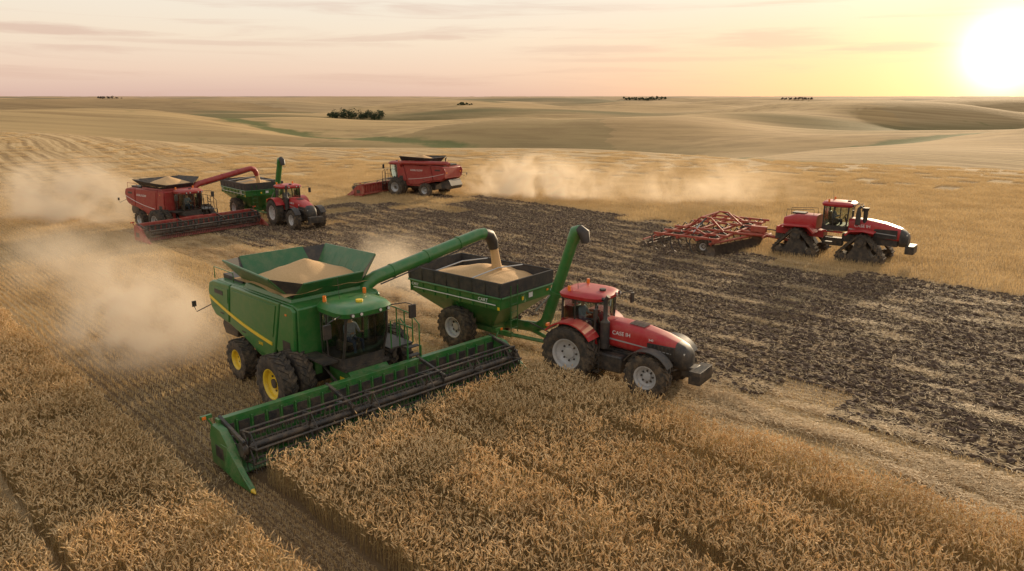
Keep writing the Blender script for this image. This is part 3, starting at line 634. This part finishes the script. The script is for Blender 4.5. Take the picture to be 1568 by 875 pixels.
def make_ground():
    NA=720; rings=[0.]; r=4.
    while r<11000: rings.append(r); r*=1.026 if r<1500 else 1.04
    vs=[(0,0,0)]; gv=[0.]
    for r in rings[1:]:
        for k in range(NA):
            a=2*math.pi*k/NA; x,y=r*math.sin(a),r*math.cos(a); vs.append((x,y,H(x,y)))
            if 95<r<800:
                d=min(pd(x,y,CREEK),pd(x,y,CREEK2)*1.3); gv.append(math.exp(-(d/(6+r*.012))**2))
            else: gv.append(0.)
    fs=[(0,1+(k+1)%NA,1+k) for k in range(NA)]
    for j in range(len(rings)-2):
        for k in range(NA):
            k2=(k+1)%NA; a=1+j*NA; fs.append((a+k,a+k2,a+NA+k2,a+NA+k))
    me=bpy.data.meshes.new('ground'); me.from_pydata(vs,[],fs)
    at=me.attributes.new('creek','FLOAT','POINT'); at.data.foreach_set('value',gv)
    me.polygons.foreach_set('use_smooth',[True]*len(fs)); o=link(bpy.data.objects.new('ground',me))
    bm=bmesh.new(); bm.from_mesh(me); bmesh.ops.recalc_face_normals(bm,faces=bm.faces)
    if sum(f.normal.z for f in list(bm.faces)[:50])<0: bmesh.ops.reverse_faces(bm,faces=bm.faces)
    bm.to_mesh(me); bm.free()
    m,nt,b=newmat('farmland'); g=nt.node('ShaderNodeNewGeometry'); pos=g.outputs['Position']; X,Y,Z=nt.sep(pos)
    w=nt.m('MULTIPLY',nt.m('ADD',X,Y),1/S2); s=nt.m('MULTIPLY',nt.m('SUBTRACT',X,Y),1/S2)
    r=nt.m('SQRT',nt.m('ADD',nt.m('MULTIPLY',X,X),nt.m('MULTIPLY',Y,Y)))
    big=nt.noise(pos,.05,4,.6); mid=nt.noise(pos,.45,4,.6); fine=nt.noise(pos,6,5,.7)
    wd=nt.m('ADD',w,nt.m('MULTIPLY',nt.m('SUBTRACT',big,.5),6.))
    st1=nt.noise(nt.comb(nt.m('MULTIPLY',wd,1.),nt.m('MULTIPLY',s,.02),0.),.9,3,.6)
    st2=nt.noise(nt.comb(nt.m('MULTIPLY',w,4.),nt.m('MULTIPLY',s,.22),0.),1.,4,.6)
    f=nt.m('ADD',nt.m('MULTIPLY',nt.smooth(st1,.38,.62),.5),nt.m('MULTIPLY',nt.smooth(st2,.3,.7),.25)); f=nt.m('ADD',f,nt.m('MULTIPLY',nt.smooth(fine,.3,.7),.25))
    stub=nt.ramp(f,[(0,(.20,.13,.065)),(.45,(.42,.285,.14)),(1,(.68,.50,.275))])
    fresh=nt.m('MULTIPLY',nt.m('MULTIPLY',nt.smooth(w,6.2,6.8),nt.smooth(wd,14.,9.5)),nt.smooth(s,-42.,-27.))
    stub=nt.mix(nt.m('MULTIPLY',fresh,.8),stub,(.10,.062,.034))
    wn=nt.m('ADD',w,nt.m('MULTIPLY',nt.m('SUBTRACT',mid,.5),7.))
    up_lim=nt.smooth(s,-28.5,-26.5,51.,43.5)
    soil=nt.m('MULTIPLY',nt.smooth(wn,21.0,26.5),nt.m('SUBTRACT',1.,nt.smooth(nt.m('SUBTRACT',wn,up_lim),-2.,1.5)))
    soil=nt.m('MULTIPLY',soil,nt.smooth(nt.m('ADD',s,nt.m('MULTIPLY',mid,16.)),-66.,-36.))
    sst=nt.noise(nt.comb(nt.m('MULTIPLY',w,2.2),nt.m('MULTIPLY',s,.2),0.),1.1,5,.75)
    brk=nt.m('ADD',nt.m('MULTIPLY',sst,.65),nt.m('MULTIPLY',fine,.35))
    soilc=nt.ramp(brk,[(.36,(.032,.019,.012)),(.49,(.075,.046,.028)),(.55,(.17,.11,.062)),(.66,(.42,.29,.155))])
    near=nt.mix(nt.m('MULTIPLY',soil,.94),stub,soilc)
    vor=nt.node('ShaderNodeTexVoronoi'); nt.put(vor.inputs['Vector'],nt.comb(nt.m('ADD',X,nt.m('MULTIPLY',big,60.)),nt.m('MULTIPLY',Y,.55),0.)); vor.inputs['Scale'].default_value=.0035
    vr=nt.sep(vor.outputs['Color'])
    pc=nt.ramp(vr[0],[(0,(.42,.275,.12)),(.3,(.54,.37,.175)),(.55,(.44,.285,.13)),(.75,(.36,.255,.115)),(.9,(.52,.36,.19)),(1,(.30,.235,.10))])
    lines=nt.noise(nt.comb(nt.m('ADD',nt.m('MULTIPLY',X,.03),nt.m('MULTIPLY',Z,.45)),nt.m('MULTIPLY',Y,.12),0.),1.,4,.6)
    pc=nt.mix(nt.smooth(lines,.35,.7,0.,.6),pc,(.24,.155,.07))
    far=nt.smooth(nt.m('ADD',r,nt.m('MULTIPLY',big,80.)),170.,330.)
    col=nt.mix(far,near,pc)
    low=nt.m('MULTIPLY',nt.smooth(Z,-5.,-12.,0.,.6),nt.smooth(r,180.,260.)); col=nt.mix(low,col,(.14,.125,.05))
    at_=nt.node('ShaderNodeAttribute',attribute_name='creek'); col=nt.mix(nt.smooth(nt.m('ADD',at_.outputs['Fac'],nt.m('MULTIPLY',nt.m('SUBTRACT',big,.5),2.4)),.3,.9,0.,.9),col,(.10,.12,.038))
    belts=nt.noise(nt.comb(nt.m('MULTIPLY',X,.0012),nt.m('MULTIPLY',Y,.006),0.),1.,3,.5)
    col=nt.mix(nt.m('MULTIPLY',nt.smooth(belts,.53,.61,0.,.8),nt.smooth(r,350.,650.)),col,(.13,.125,.052))
    hz=nt.m('SUBTRACT',1.,nt.m('POWER',2.718,nt.m('MULTIPLY',nt.m('MAXIMUM',nt.m('SUBTRACT',r,600.),0.),-.0003)))  # aerial haze painted into the ground colour, growing with distance from the origin
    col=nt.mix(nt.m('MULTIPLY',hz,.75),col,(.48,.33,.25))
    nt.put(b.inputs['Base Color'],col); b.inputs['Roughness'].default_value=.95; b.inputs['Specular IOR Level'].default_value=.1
    hgt=nt.m('ADD',nt.m('MULTIPLY',fine,.6),nt.m('ADD',nt.m('MULTIPLY',st2,.5),nt.m('MULTIPLY',nt.m('MULTIPLY',sst,soil),1.6)))
    nt.put(b.inputs['Normal'],nt.bump(hgt,.8,.14))
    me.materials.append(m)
make_ground()
# ---------------------------------------------------------------- instanced ground cover
def mesh_src(name,vs,fs,ms,mats):
    me=bpy.data.meshes.new(name); me.from_pydata(vs,[],fs)
    for m in mats: me.materials.append(M[m])
    me.polygons.foreach_set('material_index',ms); return bpy.data.objects.new(name,me)
def wheat_tile(seed,T=1.1):
    q=random.Random(seed); vs=[];fs=[];ms=[]
    def quad(a,b,c,d,m): 
        o=len(vs); vs.extend([a,b,c,d]); fs.append((o,o+1,o+2,o+3)); ms.append(m)
    for row in range(5):
        for k in range(54):
            x=-T/2+T*(k+q.random())/54; y=-T/2+T*(row+.5)/5+q.gauss(0,.04)
            h=.73+q.gauss(0,.085); lean=q.gauss(0,.05); ly=q.gauss(0,.05)+.03; lx=lean+.05
            a=q.random()*math.pi; w=.0045; cx,cy=math.cos(a)*w,math.sin(a)*w
            p1=(x+lx*.4,y+ly*.4,h*.6); p2=(x+lx,y+ly,h)
            quad((x-cx,y-cy,0),(x+cx,y+cy,0),(p1[0]+cx,p1[1]+cy,p1[2]),(p1[0]-cx,p1[1]-cy,p1[2]),0)
            quad((p1[0]-cx,p1[1]-cy,p1[2]),(p1[0]+cx,p1[1]+cy,p1[2]),(p2[0]+cx*.7,p2[1]+cy*.7,p2[2]),(p2[0]-cx*.7,p2[1]-cy*.7,p2[2]),0)
            L=.10+q.random()*.05; ed=Vector((lx*1.5+q.gauss(0,.5),ly*1.5+q.gauss(0,.5),.6+q.gauss(0,.25))).normalized()
            u,ww=frame(ed); base=Vector(p2); o=len(vs); rad_=.0155
            rs=[(0,.3),(.25,1.),(.65,.85),(1.,.1)]
            for t,rr in rs:
                for j in range(4):
                    an=j*math.pi/2+t; vs.append(tuple(base+ed*(L*t)+(u*math.cos(an)+ww*math.sin(an))*rad_*rr))
            for t in range(3):
                for j in range(4):
                    j2=(j+1)%4; fs.append((o+t*4+j,o+t*4+j2,o+t*4+4+j2,o+t*4+4+j)); ms.append(1)
            tip=base+ed*L
            for j in range(2):
                aw=(ed+Vector((q.gauss(0,.2),q.gauss(0,.2),q.gauss(0,.1)))).normalized()*.06; o=len(vs)
                vs.extend([tuple(base+ed*L*.4+u*.003),tuple(base+ed*L*.4-u*.003),tuple(tip+aw)]); fs.append((o,o+1,o+2)); ms.append(1)
            if q.random()<.5:
                zz=h*q.uniform(.3,.75); an=q.random()*6.28; l=q.uniform(.1,.2); dx,dy=math.cos(an),math.sin(an)
                b0=(x+lx*.4,y+ly*.4,zz); b1=(b0[0]+dx*l*.6,b0[1]+dy*l*.6,zz+.05); b2=(b0[0]+dx*l,b0[1]+dy*l,zz-.05); sx,sy=-dy*.007,dx*.007
                quad((b0[0]-sx,b0[1]-sy,b0[2]),(b0[0]+sx,b0[1]+sy,b0[2]),(b1[0]+sx,b1[1]+sy,b1[2]),(b1[0]-sx,b1[1]-sy,b1[2]),0)
                quad((b1[0]-sx,b1[1]-sy,b1[2]),(b1[0]+sx,b1[1]+sy,b1[2]),(b2[0]+.001,b2[1],b2[2]),(b2[0]-.001,b2[1],b2[2]),0)
    return mesh_src('wheat_stand',vs,fs,ms,['stalk','ear'])
def straws(q,vs,fs,ms,n,T,mi,spread,w=.006,zr=.1):
    for k in range(n):
        x,y=q.uniform(-T/2,T/2),q.uniform(-T/2,T/2); a=q.gauss(0,spread); l=q.uniform(.05,.24); z=q.uniform(.01,zr); dz=q.gauss(.005,.045)
        dx,dy=math.cos(a)*l,math.sin(a)*l; sx,sy=-math.sin(a)*w,math.cos(a)*w; o=len(vs)
        vs.extend([(x-sx,y-sy,z),(x+sx,y+sy,z),(x+dx+sx,y+dy+sy,max(z+dz,.01)),(x+dx-sx,y+dy-sy,max(z+dz,.01))]); fs.append((o,o+1,o+2,o+3)); ms.append(mi)
def stub_tile(seed,T=2.4,rows=9,per=85,hh=.17,wd=.0075,litter=520):
    q=random.Random(seed); vs=[];fs=[];ms=[]
    for row in range(rows):
        for k in range(per):
            if q.random()<.12: continue
            x=-T/2+T*(k+q.random())/per; y=-T/2+T*(row+.5)/rows+q.gauss(0,.02); h=hh*q.uniform(.6,1.25); a=q.random()*3.14; cx,cy=math.cos(a)*wd,math.sin(a)*wd
            lx,ly=q.gauss(0,.03),q.gauss(0,.03); o=len(vs)
            vs.extend([(x-cx,y-cy,-.02),(x+cx,y+cy,-.02),(x+cx+lx,y+cy+ly,h),(x-cx+lx,y-cy+ly,h)]); fs.append((o,o+1,o+2,o+3)); ms.append(0)
    straws(q,vs,fs,ms,litter,T,1,.9,.0055,.09)
    return mesh_src('stubble',vs,fs,ms,['stub','chaff'])
def soil_tile(seed,T=2.4):
    q=random.Random(seed); vs=[];fs=[];ms=[]
    ico=bmesh.new(); bmesh.ops.create_icosphere(ico,subdivisions=1,radius=1); iv=[v.co.copy() for v in ico.verts]; jf=[tuple(v.index for v in f.verts) for f in ico.faces]; ico.free()
    for k in range(400):
        r=.02+.11*q.random()**3; x,y=q.uniform(-T/2,T/2),q.uniform(-T/2,T/2); y=y+.13*math.sin(y*2*math.pi/.8); o=len(vs); sx,sy,sz=q.uniform(.7,1.5),q.uniform(.7,1.4),q.uniform(.6,1.)
        for p in iv:
            d=1+.35*q.uniform(-1,1); vs.append((x+p.x*r*sx*d,y+p.y*r*sy*d,r*.3+p.z*r*sz*d))
        for f in jf: fs.append(tuple(o+i for i in f)); ms.append(0)
    straws(q,vs,fs,ms,430,T,1,1.0,.0065,.12)
    return mesh_src('soil_clods',vs,fs,ms,['clod','chaff'])
def litter_tile(seed,T=1.8):
    q=random.Random(seed); vs=[];fs=[];ms=[]
    for k in range(380):
        x,y=q.gauss(0,T*.36),q.gauss(0,T*.09); a=q.gauss(0,.8); l=q.uniform(.06,.25); w=.008; z=q.uniform(.02,.14); dz=q.gauss(.01,.06)
        dx,dy=math.cos(a)*l,math.sin(a)*l; sx,sy=-math.sin(a)*w,math.cos(a)*w; o=len(vs)
        vs.extend([(x-sx,y-sy,z),(x+sx,y+sy,z),(x+dx+sx,y+dy+sy,max(z+dz,.01)),(x+dx-sx,y+dy-sy,max(z+dz,.01))]); fs.append((o,o+1,o+2,o+3)); ms.append(0)
    return mesh_src('straw_litter',vs,fs,ms,['chaff'])
def scatter(name,pts,srcs):
    me=bpy.data.meshes.new(name); me.from_pydata([p[:3] for p in pts],[],[])
    for nm,i in(('rot',3),('scl',4),('scz',5)):
        me.attributes.new(nm,'FLOAT','POINT').data.foreach_set('value',[float(p[i]) for p in pts])
    me.attributes.new('idx','INT','POINT').data.foreach_set('value',[int(p[6]) for p in pts])
    o=link(bpy.data.objects.new(name,me)); ng=bpy.data.node_groups.new(name+'_scatter','GeometryNodeTree')
    ng.interface.new_socket('Geometry',in_out='INPUT',socket_type='NodeSocketGeometry'); ng.interface.new_socket('Geometry',in_out='OUTPUT',socket_type='NodeSocketGeometry')
    N=ng.nodes; L=ng.links; gi=N.new('NodeGroupInput'); go=N.new('NodeGroupOutput'); iop=N.new('GeometryNodeInstanceOnPoints'); jg=N.new('GeometryNodeJoinGeometry')
    for s_ in srcs:
        oi=N.new('GeometryNodeObjectInfo'); oi.inputs['Object'].default_value=s_; oi.inputs['As Instance'].default_value=True; L.new(oi.outputs['Geometry'],jg.inputs[0])
    def at(nm,t='FLOAT'):
        a=N.new('GeometryNodeInputNamedAttribute'); a.data_type=t; a.inputs['Name'].default_value=nm; return a.outputs['Attribute']
    c1=N.new('ShaderNodeCombineXYZ'); L.new(at('rot'),c1.inputs[2]); c2=N.new('ShaderNodeCombineXYZ'); s1=at('scl'); L.new(s1,c2.inputs[0]); L.new(s1,c2.inputs[1]); L.new(at('scz'),c2.inputs[2])
    L.new(gi.outputs[0],iop.inputs['Points']); L.new(jg.outputs[0],iop.inputs['Instance']); iop.inputs['Pick Instance'].default_value=True
    L.new(at('idx','INT'),iop.inputs['Instance Index']); L.new(c1.outputs[0],iop.inputs['Rotation']); L.new(c2.outputs[0],iop.inputs['Scale']); L.new(iop.outputs[0],go.inputs[0])
    md=o.modifiers.new('scatter','NODES'); md.node_group=ng
    return o
def sw(s,w): return (s+w)/S2,(w-s)/S2
def vis(x,y,m=1.5):
    if y<7: return False
    return abs(math.atan2(x,y))<rad(40) or (y<40 and abs(x)<y*.82+m+2)
base=rad(-45)
wt=[wheat_tile(i) for i in range(6)]
pts=[]; T=1.1
def wheat_cols():
    for w0,n in((7.95,4),(12.75,3),(16.4,2)):
        for i in range(n): yield w0+T*(i+.5),-17.3,10.
    w=6.3
    for i in range(24):
        w-=T
        if i in(3,9): w-=.3
        yield w+T/2,-62.,14.
for wv,s0,s1 in wheat_cols():
    s_=s0+R.uniform(0,.3)
    while s_<s1:
        x,y=sw(s_+T/2,wv+R.uniform(-.06,.06))
        if vis(x,y) and math.hypot(x,y)>9: pts.append((x,y,H(x,y),base+(math.pi if R.random()<.5 else 0)+R.gauss(0,.04),1.03,R.uniform(.88,1.1)*(1+.16*noise.noise(Vector((x*.35,y*.35,0)))),R.randrange(6)))
        s_+=T*.97
scatter('wheat_field',pts,wt)
stt=[stub_tile(20+i) for i in range(4)]; so=[soil_tile(40+i) for i in range(4)]; lt=[litter_tile(60+i) for i in range(3)]
p1=[];p2=[];p3=[]; T=2.4
for i in range(-85,45):
    for j in range(-10,105):
        s_=i*T; w_=j*T; x,y=sw(s_,w_); r=math.hypot(x,y)
        if not vis(x,y,3) or r>150 or r<9: continue
        if r>90 and R.random()<(r-90)/60: continue
        if w_<5.5 and s_>-62: continue
        if s_>-16.5 and 8.5<w_<17.5: continue
        if abs(w_-7.2)<1.21 and s_>-17:
            continue
        uplim=51 if s_<-27.5 else 43.5
        n=noise.noise(Vector((x*.12,y*.12,3)))*3
        rot=base+(math.pi if R.random()<.5 else 0)
        wj=w_+R.gauss(0,.8)
        insoil=23.4+n*.6<wj<uplim+n*.4 and s_>-56+n*4+R.gauss(0,3)
        if insoil: p2.append((x,y,H(x,y)-.01,rot,1.02,1.,R.randrange(4)))
        else:
            k=1. if w_<44 else 1.6
            if 18<w_<26: k=.5
            k*=1-.6*max(0,min(1,(r-90)/60))
            p1.append((x,y,H(x,y),rot+R.gauss(0,.02),1.01,k*R.uniform(.85,1.15),R.randrange(4)))
for k in range(3400):
    w_=R.uniform(18.3,50.5); s_=R.uniform(-60,5); x,y=sw(s_,w_)
    if not vis(x,y) or y<9 or (s_>-27 and w_>44): continue
    rowp=(math.sin(w_*2*math.pi/1.5+noise.noise(Vector((s_*.05,w_*.1,9)))*3)+1)/2
    if w_>22 and R.random()>.03+.62*rowp**2*(.6+1.4*noise.noise(Vector((x*.12,y*.12,4)))): continue
    p3.append((x,y,.01,base+R.gauss(0,.12),R.uniform(.6,1.2),R.uniform(.6,1.0),R.randrange(3)))
s_=-17.
while s_<14:
    x,y=sw(s_,7.15)
    if vis(x,y): p1.append((x,y,0,base,.6,.7,R.randrange(4)))
    s_+=1.4
scatter('stubble_field',p1,stt); scatter('ploughed_soil',p2,so); scatter('straw_litter',p3,lt)
# ---------------------------------------------------------------- vehicles
x,y=sw(-21.3,12.78)
combine('combine_harvester',(x,y,0),-45,'green',10.5)
combine('combine_harvester',(-25.3,56.4,H(-25.6,56.7)),-37,'redd',10.3,rim='grey',scale=.9)
combine('combine_harvester',(-10.9,78.3,H(-10.7,78.3)),150,'redd',10.4,auger_out=False,rim='grey',scale=.94)
tractor('farm_tractor',(2.75,26.2,0),-36)
tractor('farm_tractor',(-18.0,59.2,0),-48)
cart('grain_cart',(-1.34,30.1,0),-40)
cart('grain_cart',(-22.2,63.2,0),-48)
tracked('tracked_tractor',(20.6,46.7,0),-37)
tillage('tillage_implement',(14.2,51.3,0),-37,1.12)
# ---------------------------------------------------------------- distant trees
def tree_belt(name,cx,cy,length,depth,ht,n,ang=0.,leaves=170,lf=.5,fm='foliage'):
    q=random.Random(int(cx*7+cy)); v=Veh(name,(cx,cy,0),0); vs=[];fs=[]
    for i in range(n):
        t=-.5+(i+q.random())/n; x=t*length; y=q.uniform(-.5,.5)*depth; xx=x*math.cos(ang)-y*math.sin(ang); yy=x*math.sin(ang)+y*math.cos(ang)
        z=H(cx+xx,cy+yy)-.2; h=ht*q.uniform(.45,1.15)*(1-.5*abs(t)**2*2)
        v.add('trunks','bark',tube([(xx,yy,z),(xx+q.gauss(0,.1),yy,z+h*.35),(xx+q.gauss(0,.3),yy,z+h*.8)],[h*.035,h*.025,h*.01],6))
        for b in range(3): 
            an=q.random()*6.28; v.add('trunks','bark',tube([(xx,yy,z+h*.3),(xx+math.cos(an)*h*.25,yy+math.sin(an)*h*.25,z+h*.65)],[h*.018,h*.008],5))
        cl=[(xx+q.gauss(0,h*.25),yy+q.gauss(0,h*.25),z+h*q.uniform(.18,.85),h*q.uniform(.14,.27)) for _ in range(12)]
        for k in range(leaves):
            c=cl[q.randrange(12)]; d=Vector((q.gauss(0,1),q.gauss(0,1),q.gauss(0,1))).normalized()*c[3]*q.uniform(.6,1.05); p=Vector(c[:3])+d; u,w=frame(Vector((q.gauss(0,1),q.gauss(0,1),q.gauss(0,1)+.01))); a=lf*q.uniform(.5,1.1)
            o=len(vs); vs.extend([tuple(p-u*a),tuple(p-w*a*.6),tuple(p+u*a),tuple(p+w*a*.6)]); fs.append((o,o+1,o+2,o+3))
    v.add('foliage',fm,(vs,fs)); v.done()
TH=rad(14.37)
def proj_y(x,y,z):
    dep=y*math.cos(TH)+(10-z)*math.sin(TH); return 437.5-1132*(y*math.sin(TH)-(10-z)*math.cos(TH))/dep
def find(px,ty,d0,d1):
    best=None; top=1e9; d=60.
    while d<d1:
        u=(px-784)/1132/.97; py=proj_y(u*d,d,H(u*d,d))
        if py<top:
            top=py
            if d>d0 and (best is None or abs(py-ty)<best[0]): best=(abs(py-ty),u*d,d)
        d*=1.01
    return (best[1],best[2]) if best else ((px-784)/1100*d0,d0)
x,y=find(558,181,250,800); k=y/1132*1.03
tree_belt('tree_clump',x,y,80*k,16*k,15*k,24,.1,280,1.0*k)
x,y=find(715,161,600,1400); tree_belt('tree_clump',x,y,22*y/1132,10,4*y/1132,8,0,110,.8)
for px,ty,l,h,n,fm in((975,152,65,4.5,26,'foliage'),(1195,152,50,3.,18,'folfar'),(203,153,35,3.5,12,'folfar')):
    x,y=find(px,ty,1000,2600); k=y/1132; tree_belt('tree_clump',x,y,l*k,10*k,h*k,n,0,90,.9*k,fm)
# ---------------------------------------------------------------- dust
def dust_mat(name,dens,scale,col=(.99,.84,.64)):
    m=bpy.data.materials.new(name); m.use_nodes=True; nt=NT(m.node_tree); nt.n.remove(nt.n['Principled BSDF']); out=nt.n['Material Output']
    tc=nt.node('ShaderNodeTexCoord'); g=nt.node('ShaderNodeNewGeometry')
    ln=nt.node('ShaderNodeVectorMath',operation='LENGTH'); nt.l.new(tc.outputs['Object'],ln.inputs[0])
    n=nt.noise(g.outputs['Position'],scale,2.8,.6,.5)
    fall=nt.m('SUBTRACT',1.,nt.m('ADD',ln.outputs['Value'],nt.m('MULTIPLY',nt.m('SUBTRACT',n,.5),1.1)))
    d=nt.m('MULTIPLY',nt.smooth(fall,0.,.7),nt.smooth(n,.40,.66)); d=nt.m('MULTIPLY',d,dens)
    pv=nt.node('ShaderNodeVolumePrincipled'); pv.inputs['Color'].default_value=col+(1,); pv.inputs['Anisotropy'].default_value=.45; nt.put(pv.inputs['Density'],d)
    # stands in for light bounced many times between the dust grains
    pv.inputs['Emission Color'].default_value=(1.,.70,.44,1); nt.put(pv.inputs['Emission Strength'],nt.m('MULTIPLY',d,.17))
    nt.l.new(pv.outputs[0],out.inputs['Volume']); return m
def dust(loc,rx,ry,rz,ang,dens,scale=.5):
    bm=bmesh.new(); bmesh.ops.create_icosphere(bm,subdivisions=3,radius=1); me=bpy.data.meshes.new('dust_cloud'); bm.to_mesh(me); bm.free()
    o=link(bpy.data.objects.new('dust_cloud',me)); o.location=loc; o.scale=(rx,ry,rz); o.rotation_euler=(0,0,rad(ang)); me.materials.append(dust_mat('airborne_dust',dens,scale))
dust((-15.0,28.6,.9),5.6,3.6,2.9,-45,1.3,.6)
dust((-23,39,1.2),11,5,2.8,-45,.24,.3)
dust((-37.0,61.5,1.5),10,5,4.6,-20,.75,.3)
dust((2.4,74.5,1.2),9.5,3.4,4.2,-20,1.0,.42)
dust((17,71,1.5),14,5,3.8,-10,.20,.25)
dust((-6,36.5,1.2),6,4,2.8,-45,.32,.4)
# ---------------------------------------------------------------- world
SAZ,SEL=rad(32.5),rad(2.7)
sd=Vector((math.sin(SAZ)*math.cos(SEL),math.cos(SAZ)*math.cos(SEL),math.sin(SEL)))
W=bpy.data.worlds.new('World'); sc.world=W; W.use_nodes=True; nt=NT(W.node_tree); bg=nt.n['Background']
tc=nt.node('ShaderNodeTexCoord'); nm=nt.node('ShaderNodeVectorMath',operation='NORMALIZE'); nt.l.new(tc.outputs['Generated'],nm.inputs[0]); D=nm.outputs[0]
dx,dy,dz=nt.sep(D)
grad=nt.ramp(nt.m('MAXIMUM',dz,0.),[(0,(.68,.46,.39)),(.03,(.82,.60,.47)),(.07,(.88,.72,.56)),(.13,(.88,.80,.67)),(.4,(.70,.68,.62)),(1,(.48,.50,.54))])
dt=nt.node('ShaderNodeVectorMath',operation='DOT_PRODUCT'); nt.l.new(D,dt.inputs[0]); dt.inputs[1].default_value=sd
dd=nt.m('MAXIMUM',dt.outputs['Value'],0.)
az=nt.m('ARCTAN2',dx,dy)
cn=nt.noise(nt.comb(nt.m('MULTIPLY',az,9.),nt.m('MULTIPLY',dz,110.),0.),1.,5,.6)
cn2=nt.noise(nt.comb(nt.m('MULTIPLY',az,3.5),nt.m('MULTIPLY',dz,60.),4.),1.,6,.62,.6)
cm=None
for a0,z0,hw,hh,st in((.459,.0530,.085,.0065,.8),(.325,.066,.10,.013,.55),(-.53,.0715,.10,.0065,.6),(-.10,.073,.04,.004,.5),(.10,.058,.12,.006,.4),(-.35,.062,.2,.004,.35),(.2,.045,.2,.004,.35)):
    e=nt.m('SQRT',nt.m('ADD',nt.m('POWER',nt.m('DIVIDE',nt.m('SUBTRACT',az,a0),hw),2.),nt.m('POWER',nt.m('ABSOLUTE',nt.m('DIVIDE',nt.m('SUBTRACT',dz,z0),hh)),2.)))
    e=nt.m('ADD',e,nt.m('MULTIPLY',nt.m('SUBTRACT',cn,.5),2.2)); mk=nt.m('MULTIPLY',nt.smooth(e,1.25,.3),st); cm=mk if cm is None else nt.m('MAXIMUM',cm,mk)
wisps=nt.m('MULTIPLY',nt.smooth(cn2,.48,.72),.42); cm=nt.m('MAXIMUM',cm,wisps)
def addc(c,f,k): return nt.mix(1.,c,nt.mix(1.,nt.comb(f,f,f),k,'MULTIPLY'),'ADD')
lowz=nt.smooth(dz,.16,0.)
col=nt.mix(nt.m('MULTIPLY',nt.m('MULTIPLY',nt.m('POWER',dd,12.),lowz),.9),grad,(.96,.52,.24))
col=nt.mix(nt.m('MULTIPLY',nt.m('POWER',dd,200.),.75),col,(1.0,.76,.46))
col=nt.mix(cm,col,(.64,.41,.33))
col=addc(col,nt.m('POWER',dd,1700.),(1.9,1.8,1.6))
sky=nt.node('ShaderNodeTexSky',sky_type='NISHITA'); sky.sun_disc=False; sky.sun_elevation=rad(12); sky.sun_rotation=SAZ
col=nt.mix(.01,col,sky.outputs[0],'ADD')
col=nt.mix(nt.smooth(dz,0.,-.05),col,(.25,.18,.12))
nt.put(bg.inputs[0],col); bg.inputs[1].default_value=1.
L=bpy.data.lights.new('sun','SUN'); L.energy=5.0; L.angle=rad(1.6); L.color=(1,.77,.50); lo=link(bpy.data.objects.new('sun',L))
LE=rad(12); ld=Vector((math.sin(SAZ)*math.cos(LE),math.cos(SAZ)*math.cos(LE),math.sin(LE))); lo.rotation_euler=ld.to_track_quat('Z','Y').to_euler()
cam=bpy.data.cameras.new('camera'); cam.lens=26; cam.sensor_width=36; cam.clip_end=30000; co=link(bpy.data.objects.new('camera',cam)); co.location=(0,0,10); co.rotation_euler=(rad(90-14.37),0,0); sc.camera=co
sc.view_settings.view_transform='Standard'
print('tiles',len(pts),len(p1),len(p2),len(p3))
